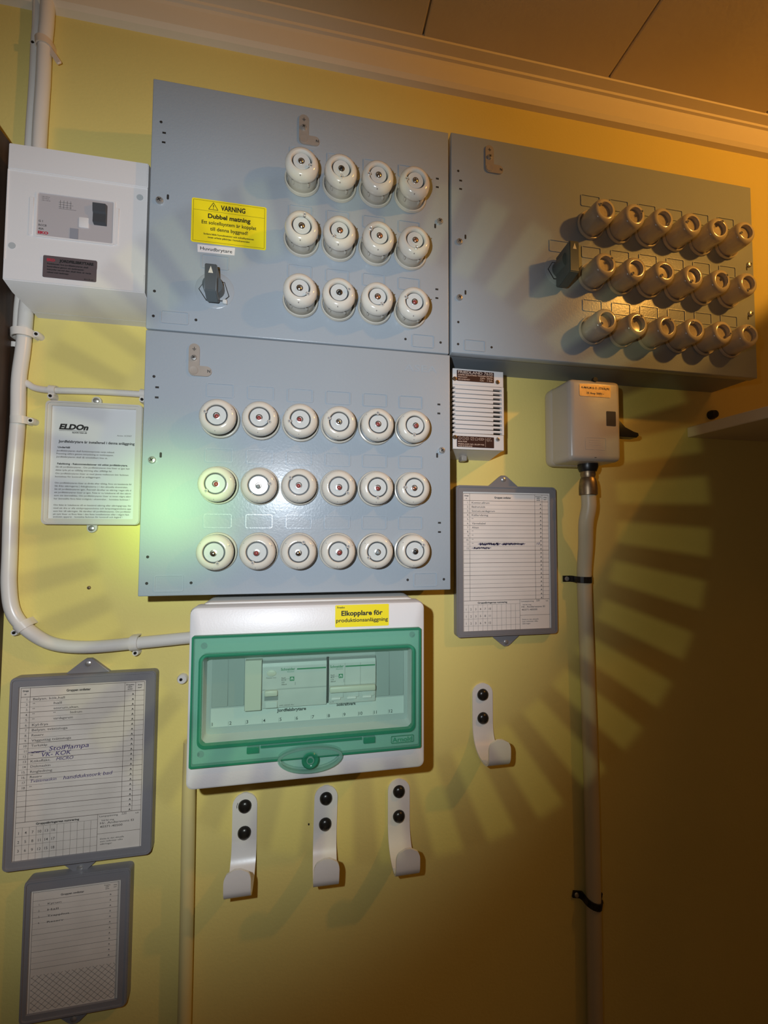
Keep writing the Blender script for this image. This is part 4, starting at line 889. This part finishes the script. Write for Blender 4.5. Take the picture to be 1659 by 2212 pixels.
bm = new(); lathe(bm, [(0.0019, 0), (0.0017, 0.0009), (0, 0.0012)], x + 0.001, z, 0.006, 10); fin('nail', bm, 'screw_black', t)

# ------------------------------------------------------------------ box with the green window
gb = thing('consumer_unit', 'white consumer unit with a green transparent door below the square fuse board', 'consumer unit', 0.107, 0.0, -0.34)
gx0, gx1, gz0, gz1, gn = -0.0218, 0.2360, -0.4318, -0.2428, 0.0955
bm = new(); addprism(bm, rrect(gx0 + 0.004, gx1 - 0.004, gz0 + 0.004, gz1 + 0.002, 0.012), 0.0, 0.074, 0.002); fin('back_box', bm, 'white_side', gb)
# front cover: frame around the window opening
wx0, wx1, wz0, wz1 = -0.0062, 0.2195, -0.3835, -0.2935
ou = rrect(gx0, gx1, gz0, gz1, 0.007); inn = rrect(wx0, wx1, wz0, wz1, 0.004)
bm = new(); k = len(ou)
o2 = rrect(gx0 + .0035, gx1 - .0035, gz0 + .0035, gz1 - .0035, 0.006); o1 = rrect(gx0 + .001, gx1 - .001, gz0 + .001, gz1 - .001, 0.0068)
LL = [[bm.verts.new(V(x, n, z)) for x, z in lp] for lp, n in ((ou, 0.072), (ou, gn - 0.0055), (o1, gn - 0.0018), (o2, gn), (inn, gn), (inn, 0.0770))]
for a, b in zip(LL, LL[1:]):
    for i in range(k): bm.faces.new((a[i], a[(i + 1) % k], b[(i + 1) % k], b[i]))
fin('front_cover', bm, 'white_plastic', gb)
# bay behind the window: cover plate, legend strip, modules
bm = new(); addbox(bm, wx0 - 0.001, wx1 + 0.001, 0.074, 0.0772, wz0 - 0.001, wz1 + 0.001); fin('bay_plate', bm, 'cover_grey', gb, smooth=False)
for a, b in ((-0.0012, 0.0335), (0.1800, 0.2148)):
    for i in range(2):
        x = a + (b - a) * i / 2 + .0004; bm = new(); addbox(bm, x, x + (b - a) / 2 - .0006, 0.0770, 0.0784, -0.3545, -0.3030, 0.0003, 1); fin('blank_module', bm, 'blank_grey', gb)
bm = new(); addbox(bm, -0.0012, 0.2150, 0.0770, 0.0782, -0.3758, -0.3560); ls = fin('legend_strip', bm, 'plate_light', gb, smooth=False)
bm = new(); NP = 0.0784
for i in range(12):
    x = 0.0356 + 0.0179 * (i - 2); text(bm, str(i + 1), x + 0.0006, -0.3742, NP, 0.0036, None, 'L', .005)
    line(bm, x - 0.0004, -0.3752, x - 0.0004, -0.3705, .0002, NP)
text(bm, 'Jordfelsbrytare', 0.0690, -0.3640, NP, 0.0034, 0.0320, 'L', .03); text(bm, 'Solkraftverk', 0.1355, -0.3622, NP, 0.0034, 0.0225, 'L', .03)
print_on(ls, bm, 'ink')
bm = new(); addbox(bm, 0.0346, 0.0523, 0.076, 0.0850, -0.3585, -0.3040, 0.0006, 1); fin('filler_module', bm, 'module_cream', gb)
def module(x0, x1, ways, rcd):
    bm = new(); profile_box(bm, [(0.076, -0.3580), (0.0818, -0.3580), (0.0832, -0.3480), (0.0832, -0.3380), (0.0842, -0.3365), (0.0842, -0.3120), (0.0810, -0.3060), (0.076, -0.3060)], x0, x1, 0.0003); mo = fin('breaker_module', bm, 'module_grey', gb, ang=20)
    bm = new(); addbox(bm, x0 + .0002, x1 - .0002, 0.0775, 0.0824, -0.3105, -0.3062); kid(mo, 'top_band', bm, 'module_dark', smooth=False)
    N_ = 0.0844; w1 = (x1 - x0) / ways
    bm = new(); lx = x0 + (.0200 if rcd else .001)
    text(bm, 'Schneider', lx, -0.3168, N_, .0028, .0155, 'L', .02); text(bm, 'Electric', lx + .007, -0.3190, N_, .0013, .0075, 'L')
    addbox(bm, lx + .0175, x1 - .0008, N_, N_ + .0001, -0.3166, -0.3151)
    q = x0 + (.0298 if rcd else .0108); addbox(bm, q, q + .0048, N_, N_ + .0001, -0.3286, -0.3240); print_on(mo, bm, 'ink_green')
    bm = new(); flat(bm, [(q + .0010, -0.3276), (q + .0019, -0.3276), (q + .0019, -0.3262), (q + .0029, -0.3262), (q + .0029, -0.3276), (q + .0038, -0.3276), (q + .0038, -0.3258), (q + .0024, -0.3246), (q + .0010, -0.3258)], N_ + .0003); print_on(mo, bm, 'plate_light')
    bm = new()
    for s, z in ((('Resi9', 'RCCB', '25A', '300mA'), (-.3256, -.3282, -.3306, -.3330)), (('Resi9', 'MCB', 'C16', '6000A'), (-.3256, -.3282, -.3306, -.3330)))[0 if rcd else 1][0:1] and [(a, b) for a, b in zip(('Resi9', 'RCCB' if rcd else 'MCB', '25A' if rcd else 'C16', '300mA'), (-.3256, -.3280, -.3304, -.3328))]: text(bm, s, lx + .0008, z, N_, .0014, None, 'L', .01)
    line(bm, lx + .0008, -.3262, q, -.3262, .0002, N_); line(bm, q + .006, -.3300, q + .006, -.3335, .0003, N_)
    text(bm, '25A 30mA AC' if rcd else 'C16', x0 + (.0185 if rcd else .001), -.3562, 0.0822, .0019, None, 'L', .01)
    if rcd: text(bm, 'Repeat test', x0 + .0045, -.3246, N_, .0013, .0105, 'L')
    for i in range(1, ways):
        if not rcd: line(bm, x0 + w1 * i, -.3120, x0 + w1 * i, -.3370, .0002, N_)
    print_on(mo, bm, 'ink_soft')
    if rcd:
        bm = new(); pts = [(x0 + .0098 + .0052 * math.cos(2 * math.pi * i / 24), -0.3190 + .0034 * math.sin(2 * math.pi * i / 24)) for i in range(24)]; addprism(bm, pts, 0.084, 0.0852, 0.0004); kid(mo, 'test_button', bm, 'module_cream')
        bm = new(); addbox(bm, x0 + .0030, x0 + .0168, 0.0825, 0.0875, -0.3435, -0.3375, 0.0012, 2); kid(mo, 'toggle', bm, 'module_cream')
        bm = new(); addbox(bm, x0 + .0025, x0 + .0172, 0.0826, 0.0836, -0.3490, -0.3436); kid(mo, 'toggle_bay', bm, 'module_dark', smooth=False)
        bm = new(); addbox(bm, x0 + .0035, x0 + .0165, 0.0826, 0.0845, -0.3570, -0.3500, 0.0004, 1); kid(mo, 'lower_flag', bm, 'plate_light')
    else:
        bm = new(); addbox(bm, x0 + .0005, x1 - .0005, 0.0825, 0.0882, -0.3440, -0.3375, 0.0014, 2); kid(mo, 'toggle_bar', bm, 'module_cream')
        for i in range(3):
            bm = new(); addbox(bm, x0 + w1 * i + .0025, x0 + w1 * (i + 1) - .0015, 0.0826, 0.0838, -0.3510, -0.3445, 0.0003, 1); kid(mo, 'toggle_bay', bm, 'module_grey')
            bm = new(); addbox(bm, x0 + w1 * i + .0028, x0 + w1 * (i + 1) - .0048, 0.0836, 0.0846, -0.3528, -0.3508, 0.0002, 1); kid(mo, 'flag', bm, 'label_white')
module(0.0530, 0.1236, 4, True); module(0.1264, 0.1800, 3, False)
bm = new(); addbox(bm, 0.1238, 0.1262, 0.076, 0.0785, -0.3580, -0.3060); fin('module_gap', bm, 'slot_dark', gb, smooth=False)
# transparent green door
dx0, dx1, dz0, dz1, dn = -0.0168, 0.2296, -0.4058, -0.2718, 0.1008
bm = new(); lo = rrect(dx0, dx1, dz0, dz1, 0.002); wi = rrect(wx0 - .003, wx1 + .003, wz0 - .003, wz1 + .003, 0.007)
addring(bm, lo, wi, gn + 0.0006, dn); dr = fin('door', bm, 'green_frame', gb, ang=30)
bm = new(); addring(bm, rrect(wx0 - .0032, wx1 + .0032, wz0 - .0032, wz1 + .0032, 0.0072), rrect(wx0 - .0002, wx1 + .0002, wz0 - .0002, wz1 + .0002, 0.0052), gn - 0.001, dn + 0.0016); kid(dr, 'bezel', bm, 'green_edge', ang=30)
bm = new(); addprism(bm, rrect(wx0, wx1, wz0, wz1, 0.005), dn - 0.0004, dn + 0.0010); kid(dr, 'pane', bm, 'green_pane', smooth=False)
bm = new(); addring(bm, rrect(dx0 - .0002, dx1 + .0002, dz0 - .0002, dz1 + .0002, 0.002), rrect(dx0 + .0018, dx1 - .0018, dz0 + .0018, dz1 - .0018, 0.0015), gn + 0.0004, dn + 0.0004); kid(dr, 'door_edge', bm, 'green_edge', ang=30)
for (x, z) in ((-0.0058, -0.2828), (0.2205, -0.2800), (-0.0068, -0.3945)):
    bm = new(); lathe(bm, [(0.0, 0), (0.0034, 0), (0.0034, 0.0008), (0, 0.0008)], x, z, gn - 0.0002, 16); fin('cover_screw', bm, 'cover_grey', gb)
for a, b in ((0.0400, 0.0525), (0.1640, 0.1770)):
    bm = new(); addbox(bm, a, b, gn + 0.0004, dn + 0.0006, -0.3960, -0.3895, 0.0004, 1); kid(dr, 'catch', bm, 'green_edge')
bm = new(); addbox(bm, 0.0540, 0.1620, gn + 0.0006, dn + 0.0004, -0.3912, -0.3890); kid(dr, 'catch_bar', bm, 'green_edge', smooth=False)
bm = new(); addring(bm, rrect(0.1950, 0.2210, -0.3985, -0.3905, 0.001), rrect(0.1955, 0.2205, -0.3980, -0.3910, 0.0008), dn, dn + 0.0003); text(bm, 'Arnold', 0.1965, -0.3970, dn + 0.0003, 0.0050, 0.0225, 'L', .01); kid(dr, 'embossed_name', bm, 'green_edge', smooth=False)
# eye-shaped finger recess and the latch
ccx, ccz = 0.1062, -0.4045; pts = []
for i in range(17): a = math.pi * i / 16; pts.append((ccx - 0.0345 * math.cos(a), ccz + 0.0105 * math.sin(a)))
for i in range(1, 16): a = math.pi * i / 16; pts.append((ccx + 0.0345 * math.cos(a), ccz - 0.0160 * math.sin(a)))
bm = new(); ip = [(ccx + (x - ccx) * .90, ccz + (z - ccz) * .86) for x, z in pts]
addring(bm, pts, ip, gn - 0.0002, dn + 0.003); fp = fin('finger_pull', bm, 'green_clear', gb, ang=25)
bm = new(); addprism(bm, ip, gn - 0.0001, gn + 0.0016); kid(fp, 'recess_plate', bm, 'green_clear', smooth=False)
up = [p for p in ip if p[1] > ccz + .001]
bm = new(); addprism(bm, [(ccx - .031, ccz + .001)] + up[::1] + [(ccx + .031, ccz + .001)], dn + 0.001, dn + 0.0028); kid(fp, 'grip_shell', bm, 'green_frame', smooth=False)
bm = new(); lathe(bm, [(0.0, 0.0), (0.0094, 0.0), (0.0092, 0.0065), (0.0078, 0.0080), (0.0055, 0.0076), (0.0045, 0.0066), (0.0, 0.0066)], ccx, ccz - 0.0030, gn + 0.0012, 28); la = fin('latch', bm, 'green_edge', gb)
bm = new(); lathe(bm, [(0.0030, 0.0), (0.0042, 0.0), (0.0040, 0.0010), (0.0030, 0.0010), (0.0030, 0.0)], ccx, ccz - 0.0030, gn + 0.0076, 20); kid(la, 'latch_ring', bm, 'green_clear')
# yellow sticker on the cover
bm = new(); addprism(bm, rrect(0.1318, 0.1930, -0.2688, -0.2442, 0.0010, 2), gn, gn + 0.0003); st = fin('yellow_sticker', bm, 'sticker_yellow', gb, smooth=False)
bm = new(); NP = gn + 0.0005
text(bm, 'Freebo', 0.1340, -0.2478, NP, 0.0021, 0.0085, 'L', .02); text(bm, 'Elkopplare för', 0.1622, -0.2560, NP, 0.0053, 0.0470, 'C', .03); text(bm, 'produktionsanläggning', 0.1624, -0.2632, NP, 0.0042, 0.0590, 'C', .015); print_on(st, bm, 'ink')

# ------------------------------------------------------------------ hooks
def hook(x, zt, label, lean=0.0):
    t = thing('coat_hook', label, 'hook', x, 0.0, zt, 'white coat hooks with black screws')
    ZO[0] = 0.0; t['_loc'] = (0, 0, 0)
    th = 0.0026; w = 0.0150
    # centre line (n, z) from the top of the strip to the tip
    cl = [(th / 2, 0.0), (th / 2, -0.058), (0.0030, -0.068), (0.0065, -0.0765), (0.0130, -0.0840), (0.0220, -0.0888), (0.0320, -0.0905), (0.0420, -0.0900), (0.0490, -0.0870), (0.0530, -0.0815), (0.0545, -0.0740), (0.0548, -0.0530)]
    cl = cl[:2] + [(a, b) for a, b, _ in spline([(a, b, 0) for a, b in cl[1:]], 4)][1:]
    bm = new(); rows = []
    L_ = [0.0]
    for a, b in zip(cl, cl[1:]): L_.append(L_[-1] + math.hypot(b[0] - a[0], b[1] - a[1]))
    full = L_[-1]
    fine = []
    for a, b, l0, l1 in zip(cl, cl[1:], L_, L_[1:]):
        k = max(1, int((l1 - l0) / 0.0025))
        for i in range(k): fine.append((a[0] + (b[0] - a[0]) * i / k, a[1] + (b[1] - a[1]) * i / k, l0 + (l1 - l0) * i / k))
    fine.append((*cl[-1], full))
    for j, (n, z, l) in enumerate(fine):
        def hw(l):
            e = min(l, (full - l) * 1.0)
            lim = w if l < full / 2 else 0.010
            if l < w: return math.sqrt(max(0, w * w - (w - l) ** 2))
            e = full - l
            if e < 0.0135: return w * (0.22 + 0.78 * math.sqrt(max(0, 1 - (1 - e / 0.0135) ** 2)))
            return w
        h = max(hw(l), 0.002)
        a = fine[max(j - 1, 0)]; b = fine[min(j + 1, len(fine) - 1)]
        dn_, dz_ = b[0] - a[0], b[1] - a[1]; q = math.hypot(dn_, dz_); nn, nz = -dz_ / q, dn_ / q
        rows.append([bm.verts.new(V(sx * h, n + sgn * nn * th / 2, z + sgn * nz * th / 2)) for sx, sgn in ((-1, 1), (1, 1), (1, -1), (-1, -1))])
    for a, b in zip(rows, rows[1:]):
        for i in range(4): bm.faces.new((a[i], a[(i + 1) % 4], b[(i + 1) % 4], b[i]))
    bm.faces.new(rows[0]); bm.faces.new(list(reversed(rows[-1])))
    fin('strip', bm, 'hook_white', t, ang=40)
    for z in (-0.0160, -0.0485):
        bm = new(); r = 0.0083; lathe(bm, [(r, 0.0), (r * .97, 0.0016), (r * .78, 0.0040), (r * .45, 0.0054), (0, 0.0059)], 0, z, th, 22); fin('dome_screw', bm, 'screw_black', t)
    t.rotation_euler = (0, math.radians(lean), 0); del t['_loc']; ZO[0] = Z0
    return t
h1 = hook(0.0266, -0.4935, 'white coat hook with scratched paint at its upper screw, below the green-windowed box')
bm = new(); ZO[0] = 0.0
for a0, a1 in ((150, 172), (172, 190)):
    line(bm, .0098 * math.cos(math.radians(a0)), -.016 + .0098 * math.sin(math.radians(a0)), .0098 * math.cos(math.radians(a1)), -.016 + .0098 * math.sin(math.radians(a1)), .0006, .0028)
ZO[0] = Z0; o = fin('scratch', bm, 'screw_black', None, smooth=False); o.parent = h1
hook(0.1288, -0.4950, 'middle white coat hook of the three in a row below the green-windowed box', 1.2)
hook(0.2262, -0.4964, 'white coat hook farthest from the cream conduit in the row of three')
hook(0.3475, -0.3760, 'single white coat hook beside the green-windowed box under the violet-lined list')

for o in bpy.data.objects:
    if '_loc' in o: del o['_loc']
